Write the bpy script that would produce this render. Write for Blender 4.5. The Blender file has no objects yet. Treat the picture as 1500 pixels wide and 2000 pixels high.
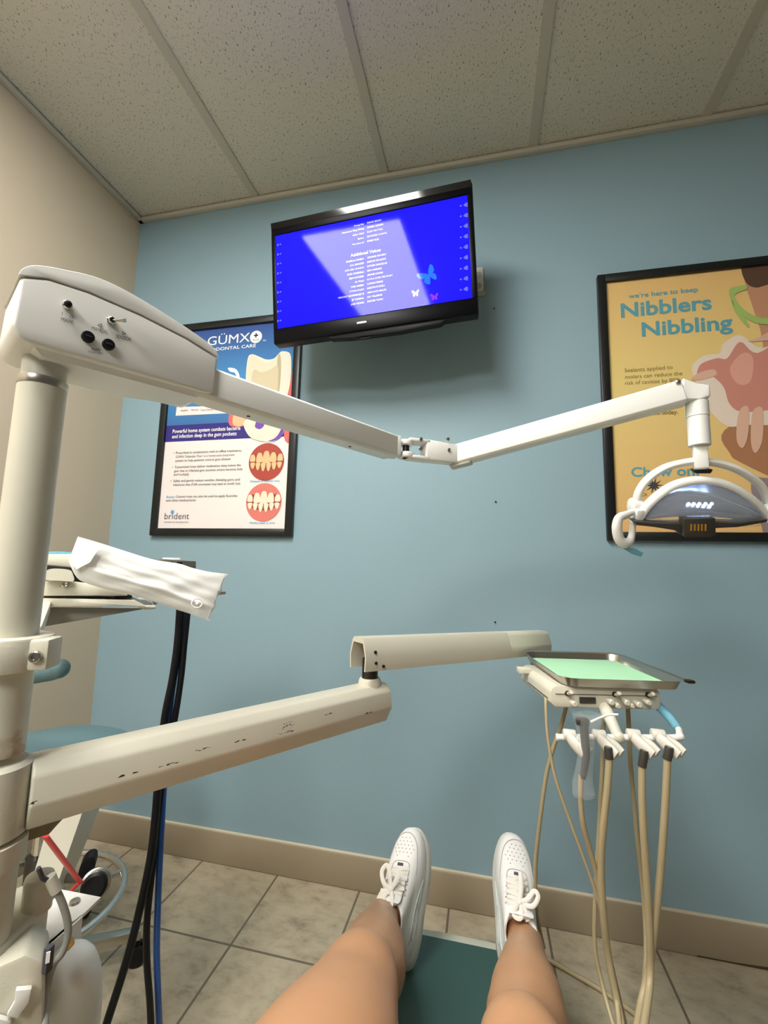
import bpy, bmesh, math, random
import numpy as np
from mathutils import Vector, Matrix
from mathutils.bvhtree import BVHTree
random.seed(7)
sc = bpy.context.scene
COL = sc.collection
V = Vector

# ------------------------------------------------------------------ camera, world, lights, exposure
CAM = V((0, 0, 1.142))
FPX = 858.2
YAW, PITCH, ROLL = -0.2246, 0.1241, 0.0231
cf = V((math.sin(YAW)*math.cos(PITCH), math.cos(YAW)*math.cos(PITCH), math.sin(PITCH)))
r0 = V((math.cos(YAW), -math.sin(YAW), 0))
u0 = r0.cross(cf)
cr = math.cos(ROLL)*r0 + math.sin(ROLL)*u0
cu = cr.cross(cf)
cam = bpy.data.cameras.new('camera')
cam.sensor_fit = 'AUTO'; cam.sensor_width = 36.0
cam.lens = FPX/2000*36.0
cam.clip_start = 0.02
co = bpy.data.objects.new('camera', cam); COL.objects.link(co)
M3 = Matrix((cr, cu, -cf)).transposed().to_4x4(); M3.translation = CAM
co.matrix_world = M3
sc.camera = co
sc.view_settings.view_transform = 'Standard'
sc.view_settings.look = 'None'
sc.view_settings.gamma = 1.0
sc.view_settings.use_curve_mapping = False
sc.view_settings.exposure = 0.36
w = bpy.data.worlds.new('world'); sc.world = w; w.use_nodes = True
WB = w.node_tree.nodes['Background']
WB.inputs[0].default_value = (1.0, 0.96, 0.88, 1); WB.inputs[1].default_value = 0.08
TROFFER_L = 30.0          # radiance of the ceiling light diffusers

def ray(x, y): return cf + cr*((x-750)/FPX) + cu*((1000-y)/FPX)
def aty(x, y, Y): d = ray(x, y); return CAM + d*(Y/d.y)
def atz(x, y, z): d = ray(x, y); return CAM + d*((z-CAM.z)/d.z)
def atd(x, y, D): return CAM + ray(x, y)*D                # depth along the lens axis
def atr(x, y, R): return CAM + ray(x, y).normalized()*R     # slant distance
def atb(x, y, R): d = ray(x, y); return CAM + d*(R/math.hypot(d.x, d.y))   # distance over ground
def atp(x, y, o, n): d = ray(x, y); return CAM + d*(((o-CAM).dot(n))/d.dot(n))

# ------------------------------------------------------------------ materials
def lin(c):
    c = [int(c[i:i+2], 16)/255 for i in (1, 3, 5)]
    return tuple((v/12.92 if v <= .04045 else ((v+.055)/1.055)**2.4) for v in c)+(1,)
def mat(name, c, rough=.5, metal=0, spec=.5, coat=0, bump=0, bscale=80, trans=0, emit=None, es=0, var=0, vscale=6, alpha=1, sss=0):
    m = bpy.data.materials.new(name); m.use_nodes = True
    nt = m.node_tree; b = nt.nodes['Principled BSDF']
    b.inputs['Base Color'].default_value = lin(c); b.inputs['Roughness'].default_value = rough
    b.inputs['Metallic'].default_value = metal; b.inputs['Specular IOR Level'].default_value = spec
    b.inputs['Coat Weight'].default_value = coat; b.inputs['Transmission Weight'].default_value = trans
    b.inputs['Alpha'].default_value = alpha
    if sss:
        b.inputs['Subsurface Weight'].default_value = sss; b.inputs['Subsurface Radius'].default_value = (.012, .005, .003); b.inputs['Subsurface Scale'].default_value = 1
    if emit: b.inputs['Emission Color'].default_value = lin(emit); b.inputs['Emission Strength'].default_value = es
    if bump or var:
        tc = nt.nodes.new('ShaderNodeTexCoord'); n = nt.nodes.new('ShaderNodeTexNoise')
        n.inputs['Scale'].default_value = bscale; n.inputs['Detail'].default_value = 4
        nt.links.new(tc.outputs['Object'], n.inputs['Vector'])
        if bump:
            bp = nt.nodes.new('ShaderNodeBump'); bp.inputs['Strength'].default_value = bump; bp.inputs['Distance'].default_value = .002
            nt.links.new(n.outputs['Fac'], bp.inputs['Height']); nt.links.new(bp.outputs['Normal'], b.inputs['Normal'])
        if var:
            n2 = nt.nodes.new('ShaderNodeTexNoise'); n2.inputs['Scale'].default_value = vscale; n2.inputs['Detail'].default_value = 5
            nt.links.new(tc.outputs['Object'], n2.inputs['Vector'])
            mx = nt.nodes.new('ShaderNodeMix'); mx.data_type = 'RGBA'
            a = lin(c); mx.inputs[6].default_value = tuple(v*(1-var) for v in a[:3])+(1,); mx.inputs[7].default_value = tuple(min(1, v*(1+var)) for v in a[:3])+(1,)
            nt.links.new(n2.outputs['Fac'], mx.inputs[0]); nt.links.new(mx.outputs[2], b.inputs['Base Color'])
    return m
def nodes(m): return m.node_tree, m.node_tree.nodes['Principled BSDF']
def ramp(nt, src, stops):
    r = nt.nodes.new('ShaderNodeValToRGB'); e = r.color_ramp.elements
    e[0].position, e[0].color = stops[0]; e[1].position, e[1].color = stops[-1]
    for p, c in stops[1:-1]: k = e.new(p); k.color = c
    nt.links.new(src, r.inputs[0]); return r

M = {}
M['blue_wall'] = mat('blue_wall_paint', '#89a4af', .55, spec=.35, bump=.16, bscale=260, var=.03, vscale=3)
M['beige_wall'] = mat('beige_wall_paint', '#bdb09a', .6, spec=.3, bump=.16, bscale=260, var=.03, vscale=3)
M['base'] = mat('baseboard_vinyl', '#9a8d77', .45, bump=.2, bscale=60, var=.05)
M['base_cap'] = mat('baseboard_caulk', '#cfc4ae', .6)
M['grid'] = mat('ceiling_grid_paint', '#b9b5a7', .5)
M['cream'] = mat('cream_enamel', '#d2cebd', .32, bump=.15, bscale=300)
M['cream_old'] = mat('worn_cream_enamel', '#d0ccbb', .33, bump=.15, bscale=300)
M['white'] = mat('white_plastic', '#e6e5e0', .3)
M['white_soft'] = mat('white_satin_plastic', '#e2e2de', .42)
M['holder'] = mat('off_white_plastic', '#cfcbbf', .4)
M['sleeve'] = mat('grey_white_sleeve', '#c4c2b6', .35)
M['steel'] = mat('brushed_steel', '#b9b6ac', .28, metal=1)
M['chrome'] = mat('chrome', '#d5d5d2', .12, metal=1)
M['dark_metal'] = mat('dark_shaft_metal', '#4a4640', .3, metal=.9)
M['black'] = mat('black_plastic', '#101012', .45, spec=.25)
M['black_gloss'] = mat('glossy_black_bezel', '#08080b', .08, spec=.6)
M['black_satin'] = mat('satin_black_bezel', '#07070a', .35, spec=.08)
M['black_frame'] = mat('black_picture_frame', '#131516', .35)
M['ink'] = mat('grey_ink', '#5a5a58', .6)
M['dark_ink'] = mat('dark_ink', '#3b3b44', .6)
M['rubber'] = mat('black_hose_rubber', '#0b0c10', .45, spec=.25)
M['bluehose'] = mat('blue_hose_rubber', '#0f55b0', .38)
M['tan_hose'] = mat('tan_silicone_tubing', '#a99a78', .45, var=.08, vscale=12)
M['grey_hose'] = mat('grey_vinyl_tubing', '#8f9089', .4)
M['teal_vinyl'] = mat('teal_vinyl', '#35564f', .5, bump=.3, bscale=400)
M['teal_seat'] = mat('grey_teal_vinyl', '#5f7d84', .5, bump=.3, bscale=400)
M['teal_film'] = mat('blue_barrier_film', '#6fb4cc', .3, alpha=.75)
M['green_paper'] = mat('green_tray_paper', '#a9dcb4', .8)
M['paper'] = mat('white_pouch_paper', '#eeeeea', .62, bump=.4, bscale=40)
M['skin'] = mat('skin', '#bb8c66', .42, spec=.4, var=.07, vscale=9, sss=.15)
M['shoe'] = mat('white_leather', '#e9e8e6', .45, bump=.25, bscale=220)
M['sole'] = mat('white_rubber_sole', '#dcdad2', .5, var=.05, vscale=30)
M['lace'] = mat('white_cotton_lace', '#e6e2da', .8, bump=.4, bscale=900)
M['lining'] = mat('grey_white_lining', '#b9b7b9', .85)
M['seam'] = mat('grey_seam', '#b4b2b2', .7)
M['hole'] = mat('dark_perforation', '#858587', .9)
M['green_trace'] = mat('pale_green_trim', '#c2d2c8', .6)
M['shorts'] = mat('dark_cloth', '#23262c', .85)
M['red'] = mat('red_plastic', '#c01f24', .4)
M['orange'] = mat('amber_plastic', '#c08a2e', .5)
M['bottle'] = mat('frosted_white_bottle', '#dfe3df', .35, sss=.1)
M['dirty'] = mat('rusty_underside', '#7d6c46', .8, var=.4, vscale=60)
M['chip'] = mat('chipped_paint', '#4a4034', .8)
M['clear'] = mat('clear_plastic', '#ffffff', .12, alpha=.2)
M['sleeve_clear'] = mat('clear_barrier_sleeve', '#e4ecee', .15, alpha=.13)
M['amber_line'] = mat('dirt_line', '#4b3a1c', .9, var=.4, vscale=40)
M['lens'] = mat('lamp_shield', '#dfe8f0', .04, alpha=.18, spec=1)
M['mirror'] = mat('lamp_reflector', '#c6cedb', .26, metal=1)
M['smoke'] = mat('smoky_grey_plastic', '#3b3832', .3)
M['led'] = mat('lamp_glow', '#ffffff', .4, emit='#bcd0ff', es=9.0)

# worn patches on the old arm
def worn(name, c):
    m = mat(name, c, .33); nt, b = nodes(m)
    tc = nt.nodes.new('ShaderNodeTexCoord'); n = nt.nodes.new('ShaderNodeTexNoise'); n.inputs['Scale'].default_value = 24; n.inputs['Detail'].default_value = 8; n.inputs['Roughness'].default_value = .7
    nt.links.new(tc.outputs['Object'], n.inputs['Vector'])
    r = ramp(nt, n.outputs['Fac'], [(.70, lin(c)), (.73, lin('#6b5c48'))])
    nt.links.new(r.outputs[0], b.inputs['Base Color']); return m
M['cream_worn'] = worn('chipped_cream_enamel', '#d0ccbb')

# floor tiles
def floor_mat():
    m = mat('stone_look_floor_tile', '#a89b84', .38); nt, b = nodes(m)
    tc = nt.nodes.new('ShaderNodeTexCoord'); sx = nt.nodes.new('ShaderNodeSeparateXYZ'); nt.links.new(tc.outputs['Object'], sx.inputs[0])
    def mth(op, a, bb=None, c=None):
        n = nt.nodes.new('ShaderNodeMath'); n.operation = op
        for i, v in enumerate((a, bb, c)):
            if v is None: continue
            if isinstance(v, (int, float)): n.inputs[i].default_value = v
            else: nt.links.new(v, n.inputs[i])
        return n.outputs[0]
    T = .3146
    fx = mth('FRACT', mth('DIVIDE', mth('ADD', sx.outputs[0], 1.065+T*20), T))
    fy = mth('FRACT', mth('DIVIDE', mth('ADD', sx.outputs[1], -1.3437+T*20), T))
    ex = mth('MINIMUM', fx, mth('SUBTRACT', 1.0, fx)); ey = mth('MINIMUM', fy, mth('SUBTRACT', 1.0, fy))
    e = mth('MINIMUM', ex, ey)
    g = mth('GREATER_THAN', e, .0115)
    n1 = nt.nodes.new('ShaderNodeTexNoise'); n1.inputs['Scale'].default_value = 13; n1.inputs['Detail'].default_value = 8; n1.inputs['Roughness'].default_value = .65; n1.inputs['Distortion'].default_value = .25
    mp = nt.nodes.new('ShaderNodeMapping'); mp.inputs['Rotation'].default_value = (0, 0, .7); mp.inputs['Scale'].default_value = (1, 1.6, 1)
    nt.links.new(tc.outputs['Object'], mp.inputs[0]); nt.links.new(mp.outputs[0], n1.inputs['Vector'])
    r = ramp(nt, n1.outputs['Fac'], [(.30, lin('#857a68')), (.42, lin('#a39781')), (.55, lin('#b0a48d')), (.75, lin('#bab09a'))])
    mx = nt.nodes.new('ShaderNodeMix'); mx.data_type = 'RGBA'; nt.links.new(g, mx.inputs[0]); mx.inputs[6].default_value = lin('#6a6053'); nt.links.new(r.outputs[0], mx.inputs[7])
    nt.links.new(mx.outputs[2], b.inputs['Base Color'])
    bp = nt.nodes.new('ShaderNodeBump'); bp.inputs['Strength'].default_value = .5; bp.inputs['Distance'].default_value = .002
    nt.links.new(mth('ADD', g, mth('MULTIPLY', n1.outputs['Fac'], .4)), bp.inputs['Height']); nt.links.new(bp.outputs[0], b.inputs['Normal'])
    return m
M['floor'] = floor_mat()
def ceil_mat():
    m = mat('fissured_ceiling_tile', '#c9c4b4', .85, spec=.1); nt, b = nodes(m)
    tc = nt.nodes.new('ShaderNodeTexCoord'); mp = nt.nodes.new('ShaderNodeMapping'); mp.inputs['Scale'].default_value = (1.0, .55, 1); mp.inputs['Rotation'].default_value = (0, 0, .5)
    nt.links.new(tc.outputs['Object'], mp.inputs[0])
    n = nt.nodes.new('ShaderNodeTexNoise'); n.inputs['Scale'].default_value = 190; n.inputs['Detail'].default_value = 1.5
    nt.links.new(mp.outputs[0], n.inputs['Vector'])
    r = ramp(nt, n.outputs['Fac'], [(.315, lin('#8a8475')), (.375, lin('#cecbbe')), (1, lin('#cecbbe'))])
    nt.links.new(r.outputs[0], b.inputs['Base Color'])
    bp = nt.nodes.new('ShaderNodeBump'); bp.inputs['Strength'].default_value = .4; bp.inputs['Distance'].default_value = .003
    nt.links.new(n.outputs['Fac'], bp.inputs['Height']); nt.links.new(bp.outputs[0], b.inputs['Normal'])
    return m
M['ceil'] = ceil_mat()

# ------------------------------------------------------------------ mesh builder
ORG = {}
class MB:
    def __init__(s): s.bm = bmesh.new()
    def add(s, b, m=0):
        for f in b.faces: f.material_index = m
        me = bpy.data.meshes.new('tmp'); b.to_mesh(me); b.free(); s.bm.from_mesh(me); bpy.data.meshes.remove(me); return s
    def _bev(s, b, bev, seg, edges=None):
        if bev: bmesh.ops.bevel(b, geom=edges or list(b.edges), offset=bev, segments=seg, profile=.5, affect='EDGES', clamp_overlap=True)
    def poly(s, pts, m=0):
        b = bmesh.new(); b.faces.new([b.verts.new(p) for p in pts]); return s.add(b, m)
    def prism(s, pts, vec, m=0, bev=0, seg=2):
        b = bmesh.new(); vec = V(vec)
        lo = [b.verts.new(V(p)) for p in pts]; hi = [b.verts.new(V(p)+vec) for p in pts]; n = len(pts)
        b.faces.new(lo[::-1]); b.faces.new(hi)
        for i in range(n): b.faces.new((lo[i], lo[(i+1) % n], hi[(i+1) % n], hi[i]))
        bmesh.ops.recalc_face_normals(b, faces=b.faces)
        s._bev(b, bev, seg); return s.add(b, m)
    def box(s, c, size, ax=None, m=0, bev=0, seg=2):
        X, Y, Z = ax or (V((1, 0, 0)), V((0, 1, 0)), V((0, 0, 1)))
        c = V(c); a, bb, h = size
        p = [c+X*(i*a/2)+Y*(j*bb/2)-Z*(h/2) for i, j in ((-1, -1), (1, -1), (1, 1), (-1, 1))]
        return s.prism(p, Z*h, m, bev, seg)
    def loft(s, rings, m=0, caps=True, loop=False):
        b = bmesh.new(); R = [[b.verts.new(p) for p in r] for r in rings]; n = len(R[0])
        for k in range(len(R)-(0 if loop else 1)):
            A, B = R[k], R[(k+1) % len(R)]
            for i in range(n): b.faces.new((A[i], A[(i+1) % n], B[(i+1) % n], B[i]))
        if caps and not loop: b.faces.new(R[0][::-1]); b.faces.new(R[-1])
        bmesh.ops.recalc_face_normals(b, faces=b.faces); return s.add(b, m)
    def tube(s, path, r, seg=12, m=0, closed=False, sm=0, flat=None, up=None):
        path = [V(p) for p in path]
        rr = list(r) if hasattr(r, '__len__') else [r]*len(path)
        if sm: path, rr = spline(path, rr, sm, closed)
        n = len(path); rings = []; N = None
        for i in range(n):
            if closed: t = path[(i+1) % n]-path[i-1]
            else: t = path[min(i+1, n-1)]-path[max(i-1, 0)]
            t.normalize()
            if N is None:
                N = V(up) if up is not None else (V((0, 0, 1)) if abs(t.z) < .9 else V((1, 0, 0)))
            N = (N-t*N.dot(t)); N.normalize(); B = t.cross(N)
            fl = flat or 1
            rings.append([path[i]+N*(rr[i]*fl*math.cos(2*math.pi*k/seg))+B*(rr[i]*math.sin(2*math.pi*k/seg)) for k in range(seg)])
        return s.loft(rings, m, not closed, closed)
    def cyl(s, p0, p1, r0, r1=None, seg=28, m=0, bev=0):
        p0, p1 = V(p0), V(p1); r1 = r0 if r1 is None else r1
        if bev:
            L = (p1-p0).length; a = (p1-p0)/L
            return s.lathe([(r0-bev, 0), (r0-bev*.3, bev*.3), (r0, bev), (r1, L-bev), (r1-bev*.3, L-bev*.3), (r1-bev, L)], p0, a, seg, m)
        return s.lathe([(r0, 0), (r1, (p1-p0).length)], p0, (p1-p0).normalized(), seg, m)
    def lathe(s, prof, o, axis=(0, 0, 1), seg=28, m=0):
        o, a = V(o), V(axis).normalized(); X = a.orthogonal().normalized(); Y = a.cross(X)
        return s.loft([[o+a*h+X*(r*math.cos(2*math.pi*k/seg))+Y*(r*math.sin(2*math.pi*k/seg)) for k in range(seg)] for r, h in prof], m)
    def ball(s, c, r, m=0, sc=(1, 1, 1), ax=None):
        X, Y, Z = ax or (V((1, 0, 0)), V((0, 1, 0)), V((0, 0, 1)))
        b = bmesh.new(); bmesh.ops.create_uvsphere(b, u_segments=20, v_segments=12, radius=r)
        for v in b.verts: v.co = V(c)+X*(v.co.x*sc[0])+Y*(v.co.y*sc[1])+Z*(v.co.z*sc[2])
        return s.add(b, m)
    def blob(s, pts, vec=None, m=0, sm=6):
        pts, _ = spline([V(p) for p in pts], [1]*len(pts), sm, True)
        return s.prism(pts, vec, m) if vec is not None else s.poly(pts, m)
    def text(s, txt, o, X, Z, wid=None, hgt=None, m=0, bold=0.0, align='L', dep=0, shear=0):
        cu_ = bpy.data.curves.new('t', 'FONT'); cu_.body = txt; cu_.size = 1; cu_.offset = 0 if 'M' in txt else bold; cu_.resolution_u = 3; cu_.shear = shear
        ob = bpy.data.objects.new('t', cu_); COL.objects.link(ob)
        bpy.context.view_layer.update()
        me = bpy.data.meshes.new_from_object(ob.evaluated_get(bpy.context.evaluated_depsgraph_get()))
        xs = [v.co.x for v in me.vertices]
        if not xs: return s
        x0, x1 = min(xs), max(xs); cap = .70
        sx = wid/(x1-x0) if wid else hgt/cap; sy = hgt/cap if hgt else sx
        off = {'L': x0, 'R': x1, 'C': (x0+x1)/2}[align]
        o, X, Z = V(o), V(X).normalized(), V(Z).normalized()
        for v in me.vertices: v.co = o+X*((v.co.x-off)*sx)+Z*(v.co.y*sy)
        for p in me.polygons: p.material_index = m
        s.bm.from_mesh(me); bpy.data.meshes.remove(me); bpy.data.objects.remove(ob); bpy.data.curves.remove(cu_)
        return s
    def build(s, name, mats, parent=None, smooth=38, loc=None, label=None):
        org = ORG[parent.name] if parent else (V(loc) if loc is not None else V((0, 0, 0)))
        for v in s.bm.verts: v.co -= org
        me = bpy.data.meshes.new(name); s.bm.to_mesh(me); s.bm.free()
        for mm in (mats if isinstance(mats, (list, tuple)) else [mats]): me.materials.append(M[mm] if isinstance(mm, str) else mm)
        for p in me.polygons: p.use_smooth = True
        me.set_sharp_from_angle(angle=math.radians(smooth))
        o = bpy.data.objects.new(name, me); COL.objects.link(o)
        if parent: o.parent = parent
        else: o.location = org
        ORG[o.name] = org
        if label: o['label'] = label
        return o
def spline(P, R, k, closed):
    n = len(P); out = []; ro = []
    rng = n if closed else n-1
    for i in range(rng):
        g = (lambda j: P[j % n]) if closed else (lambda j: P[max(0, min(n-1, j))])
        p0, p1, p2, p3 = g(i-1), g(i), g(i+1), g(i+2)
        for q in range(k):
            t = q/k
            out.append(.5*((2*p1)+(p2-p0)*t+(2*p0-5*p1+4*p2-p3)*t*t+(3*p1-p0-3*p2+p3)*t**3))
            ro.append(R[i]*(1-t)+R[(i+1) % n]*t)
    if not closed: out.append(P[-1]); ro.append(R[-1])
    return out, ro
def thing(name, label, cat, loc, group=None):
    o = bpy.data.objects.new(name, None); COL.objects.link(o); o.location = V(loc); o.empty_display_size = .05
    ORG[o.name] = V(loc); o['label'] = label; o['category'] = cat
    if group: o['group'] = group
    return o
def tag(o, label, cat, group=None, kind=None):
    o['label'] = label; o['category'] = cat
    if group: o['group'] = group
    if kind: o['kind'] = kind
    return o
def struct(o): o['kind'] = 'structure'; return o
def dup(root, delta, label=None, group=None):
    def cp(o, par):
        c = o.copy(); COL.objects.link(c); c.parent = par
        ORG[c.name] = ORG[o.name]+V(delta)
        for ch in list(o.children): cp(ch, c)
        return c
    c = cp(root, None); c.location = root.location+V(delta)
    if label: c['label'] = label
    if group: c['group'] = group
    return c

# ------------------------------------------------------------------ room shell
YW, XL, ZC = 1.6663, -1.6546, 2.8213
XR, YB = 1.9, -2.4
struct(MB().box(((XL+XR)/2, YW+.05, ZC/2), (XR-XL+.2, .1, ZC)).build('wall_back', 'blue_wall'))
struct(MB().box((XL-.05, (YW+YB)/2, ZC/2), (.1, YW-YB, ZC)).build('wall_left', 'beige_wall'))
struct(MB().box(((XL+XR)/2, (YW+YB)/2, -.05), (XR-XL+.2, YW-YB+.2, .1)).build('floor', 'floor'))
struct(MB().box(((XL+XR)/2, (YW+YB)/2, ZC+.055), (XR-XL+.2, YW-YB+.2, .1)).build('ceiling', 'ceil'))
g = MB()
GX = [-1.0192+.6096*i for i in range(5)]
for x in GX: g.box((x, (YW+YB)/2, ZC+.010), (.034, YW-YB, .022))
for y in (.64, .64-1.2192, .64-2*1.2192): g.box(((XL+XR)/2, y, ZC+.0125), (XR-XL, .024, .0205))
struct(g.build('trim_1', 'grid'))
struct(MB().box(((XL+XR)/2, YW-.011, ZC-.009), (XR-XL, .022, .018), bev=.002).build('trim_2', 'grid'))
struct(MB().box((XL+.011, (YW+YB)/2, ZC-.009), (.022, YW-YB, .018), bev=.002).build('trim_3', 'grid'))
bb = MB(); bb.box(((XL+XR)/2, YW-.006, .055), (XR-XL, .012, .11), bev=.003); bb.box(((XL+XR)/2, YW-.005, .113), (XR-XL, .010, .007), m=1, bev=.002)
struct(bb.build('baseboard_back', ['base', 'base_cap']))
bb = MB(); bb.box((XL+.006, (YW+YB)/2, .055), (.012, YW-YB-.03, .11), bev=.003); bb.box((XL+.005, (YW+YB)/2, .113), (.010, YW-YB-.03, .007), m=1, bev=.002)
struct(bb.build('baseboard_left', ['base', 'base_cap']))
# dirt where the baseboard has pulled off the floor
dd = MB(); pts = []
for i in range(26):
    x = .62+i*.045; pts.append((x, .004+(.020+.012*math.sin(i*1.15+.6)+.004*random.random())*min(1, max(0, (x-.72)*4))))
top = [V((x, YW-.0135, z)) for x, z in pts]; bot = [V((x, YW-.0135, .001)) for x, z in pts][::-1]
dd.prism(top+bot, (0, .002, 0))
tag(dd.build('dirt_line', 'amber_line', loc=(1.2, YW-.0135, 0)), 'dark brown dirt line where the baseboard meets the floor at right', 'dirt', kind='stuff')

# ceiling lights
def troffer(x0, y1, label):
    t = thing('ceiling_light', label, 'ceiling light', (x0+.305, y1-.61, ZC))
    f = MB(); c = V((x0+.305, y1-.61, ZC))
    for sx in (-1, 1): f.box(c+V((sx*.283, 0, -.004)), (.02, 1.18, .02), bev=.002)
    for sy in (-1, 1): f.box(c+V((0, sy*.585, -.004)), (.586, .02, .02), bev=.002)
    f.build('light_frame', 'grid', t)
    d = MB(); d.loft([[c+V((a*.273, b_*.575, -.004)) for a, b_ in ((-1, -1), (1, -1), (1, 1), (-1, 1))], [c+V((a*.255, b_*.557, -.034)) for a, b_ in ((-1, -1), (1, -1), (1, 1), (-1, 1))]]); d.build('diffuser', M['tube_light'], t)
    return t
m = bpy.data.materials.new('lit_diffuser'); m.use_nodes = True; nt, b = nodes(m)
b.inputs['Emission Color'].default_value = (1.0, .98, .925, 1); b.inputs['Emission Strength'].default_value = TROFFER_L
b.inputs['Base Color'].default_value = (.8, .8, .8, 1); M['tube_light'] = m
troffer(-1.0192+.004, .625, 'lit rectangular ceiling light mirrored in the television screen')
troffer(-1.0192+.004, -1.21, 'lit rectangular ceiling light farther back over the patient')

# ------------------------------------------------------------------ television
TVc = V((-.389, 1.363, 2.181)); yw, tl, rl = -.014, .081, .042
TVn = V((math.sin(yw)*math.cos(tl), -math.cos(yw)*math.cos(tl), -math.sin(tl)))
rr = V((math.cos(yw), math.sin(yw), 0)); uu = rr.cross(TVn)*-1
if uu.z < 0: uu = -uu
TX = math.cos(rl)*rr+math.sin(rl)*uu; TZ = -math.sin(rl)*rr+math.cos(rl)*uu
TVW, TVH = .735, .454
def tvl(x, z, n=0): return TVc+TX*x+TZ*z+TVn*n
tv = thing('television', 'wall-mounted flat television showing white film credits on blue', 'television', (TVc.x, TVc.y, TVc.z-.23))
hs = MB()
ax = (TX, -TVn, TZ)
hs.box(tvl(0, 0, -.024), (TVW, .044, TVH), ax, bev=.006, seg=3)
hs.box(tvl(0, -.02, -.065), (TVW*.72, .05, TVH*.66), ax, bev=.02, seg=3)
hs.build('housing', 'black', tv)
bz = MB()
sx0, sx1, sz0, sz1 = -.335, .348, -.172, .180
sx0, sx1 = -.349, .349
for c, sz in (((0, (sz1+TVH/2)/2), (TVW-.006, TVH/2-sz1-.004)), ((0, (sz0-TVH/2)/2), (TVW-.006, TVH/2+sz0-.004))):
    bz.box(tvl(c[0], c[1], -.001), (sz[0], .006, sz[1]), ax, bev=.002)
for x0, x1 in ((-TVW/2+.003, sx0), (sx1, TVW/2-.003)):
    bz.box(tvl((x0+x1)/2, (sz0+sz1)/2, -.001), (x1-x0, .006, sz1-sz0+.004), ax, bev=.0015)
# top lip that leans forward and catches the ceiling light
lip = [tvl(-TVW/2+.004, .2265, .0065), tvl(-TVW/2+.004, .2265, -.004), tvl(-TVW/2+.004, .205, -.004), tvl(-TVW/2+.004, .205, .0025)]
bz.prism(lip, TX*(TVW-.008), 1)
bz.build('bezel', ['black_satin', 'black_gloss'], tv)
m = mat('screen_blue', '#0b0ba0', .06, spec=.11, emit='#1a12f5', es=.85); M['screen'] = m
s_ = MB(); s_.poly([tvl(sx0, sz0, .0005), tvl(sx1, sz0, .0005), tvl(sx1, sz1, .0005), tvl(sx0, sz1, .0005)])
scr = s_.build('screen', 'screen', tv, label='bright blue glossy lit screen')
M['credit'] = mat('screen_credit_white', '#8080d0', .05, spec=.22, emit='#c8c6ff', es=1.15)
M['bfly_o'] = mat('screen_orange', '#a08040', .05, spec=.22, emit='#ffcf9a', es=.9)
M['bfly_b'] = mat('screen_mid_blue', '#1040a0', .05, spec=.22, emit='#1f62ff', es=.9)
M['bfly_p'] = mat('screen_purple', '#402080', .05, spec=.22, emit='#8a2be8', es=.8)
M['dotgrey'] = mat('screen_grey', '#303080', .05, spec=.22, emit='#6f78d8', es=.6)
tx = MB()
def tvp(px, py, n=.0009): return atp(px, py, TVc+TVn*n, TVn)
def tvline(left, right, y, xc=714, h=7.0, slope=-.160):
    ls = [q for q in (left,) if q]; z0 = tvp(xc, y); k = .00086
    if left: tx.text(left, z0-TX*.006-TZ*.002, TX, TZ, hgt=h*k, align='R', bold=.012)
    if right: tx.text(right, z0+TX*.006-TZ*.001, TX, TZ, hgt=h*k, align='L', bold=.012)
for l, r_, y in [('Young Hat', 'DANG BANH', 437), ('Announcer King (Wait)', 'SHARA SARON', 446), ('Sailor Chief', 'ROSE MATTEO', 455), ('Senior', 'EDMOND CHANG', 464), ('Merchant #1', 'PAIGE YUH', 473)]: tvline(l, r_, y)
tx.text('Additional Voices', tvp(715, 496)-TX*.002, TX, TZ, hgt=.0108, align='C', bold=.014)
LN = ['ISABELLA RIVERA', 'G.A. BONDES', 'LIZA DEL MUNDO', 'ELISA GABRIELLI', 'BEN HOOKER', 'AL PULLI', 'YARI ORBEN', 'VYVAN PHAM', 'VINCENT RODRIGUEZ III', 'JB TADENA', 'JUDI WONG']
RN = ['GEORGE BONGO', 'DEGUIE DE LEON', 'ESTHER DOUGLAS', 'BEN HARIANI', 'JENNIE KWAN', 'KAYLA ROSE MELWIAN', 'LUCIAN PEREZ', 'KRISTIN PUOZU', 'ABRAHAM SIGLER', 'LILY VILLEGAS', 'SANYEE YUAN']
for i in range(11): tvline(LN[i], RN[i], 505+i*8.55)
tx.build('credits_lettering', 'credit', scr)
def bfly(cx, cy, s, mi, rot=0):
    bf = MB()
    for sg in (-1, 1):
        for pts in ([(0, 0), (.3, .55), (.9, .95), (1.05, .6), (.8, .1)], [(0, 0), (.6, -.05), (.75, -.45), (.45, -.85), (.15, -.5)]):
            P = []
            for a, b_ in pts:
                a *= sg*(.8 if sg > 0 else 1); ca, sa = math.cos(rot), math.sin(rot)
                P.append(tvp(cx, cy, .001)+TX*(s*(a*ca-b_*sa))+TZ*(s*(a*sa+b_*ca)))
            bf.blob(P if sg > 0 else P[::-1], None, 0, 4)
    bf.build('butterfly', mi, scr)
bfly(838, 538, .032, 'bfly_b', .5); bfly(812, 573, .013, 'bfly_o'); bfly(849, 580, .014, 'bfly_p')
dt = MB()
for i in range(9):
    a = tvp(900, 402+i*20.5, .001); dt.blob([a+TX*x+TZ*z for x, z in ((0, .003), (.004, 0), (0, -.003), (-.004, 0))], None, 0, 3)
    dt.blob([a+TX*(.012+x)+TZ*z for x, z in ((-.004, 0), (.010, .008), (.010, -.008))], None, 0, 2); 
    a = tvp(548, 477+i*18.6, .001); dt.blob([a+TX*x+TZ*z for x, z in ((0, .003), (.004, 0), (0, -.003), (-.004, 0))], None, 0, 3)
    dt.blob([a+TX*(-.009+x)+TZ*z for x, z in ((.003, 0), (-.004, -.006), (-.004, .004))], None, 0, 2)
dt.build('border_dots', 'dotgrey', scr)
lg = MB(); M['logo'] = mat('logo_grey', '#b8b8c4', .3, metal=.5)
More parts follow.
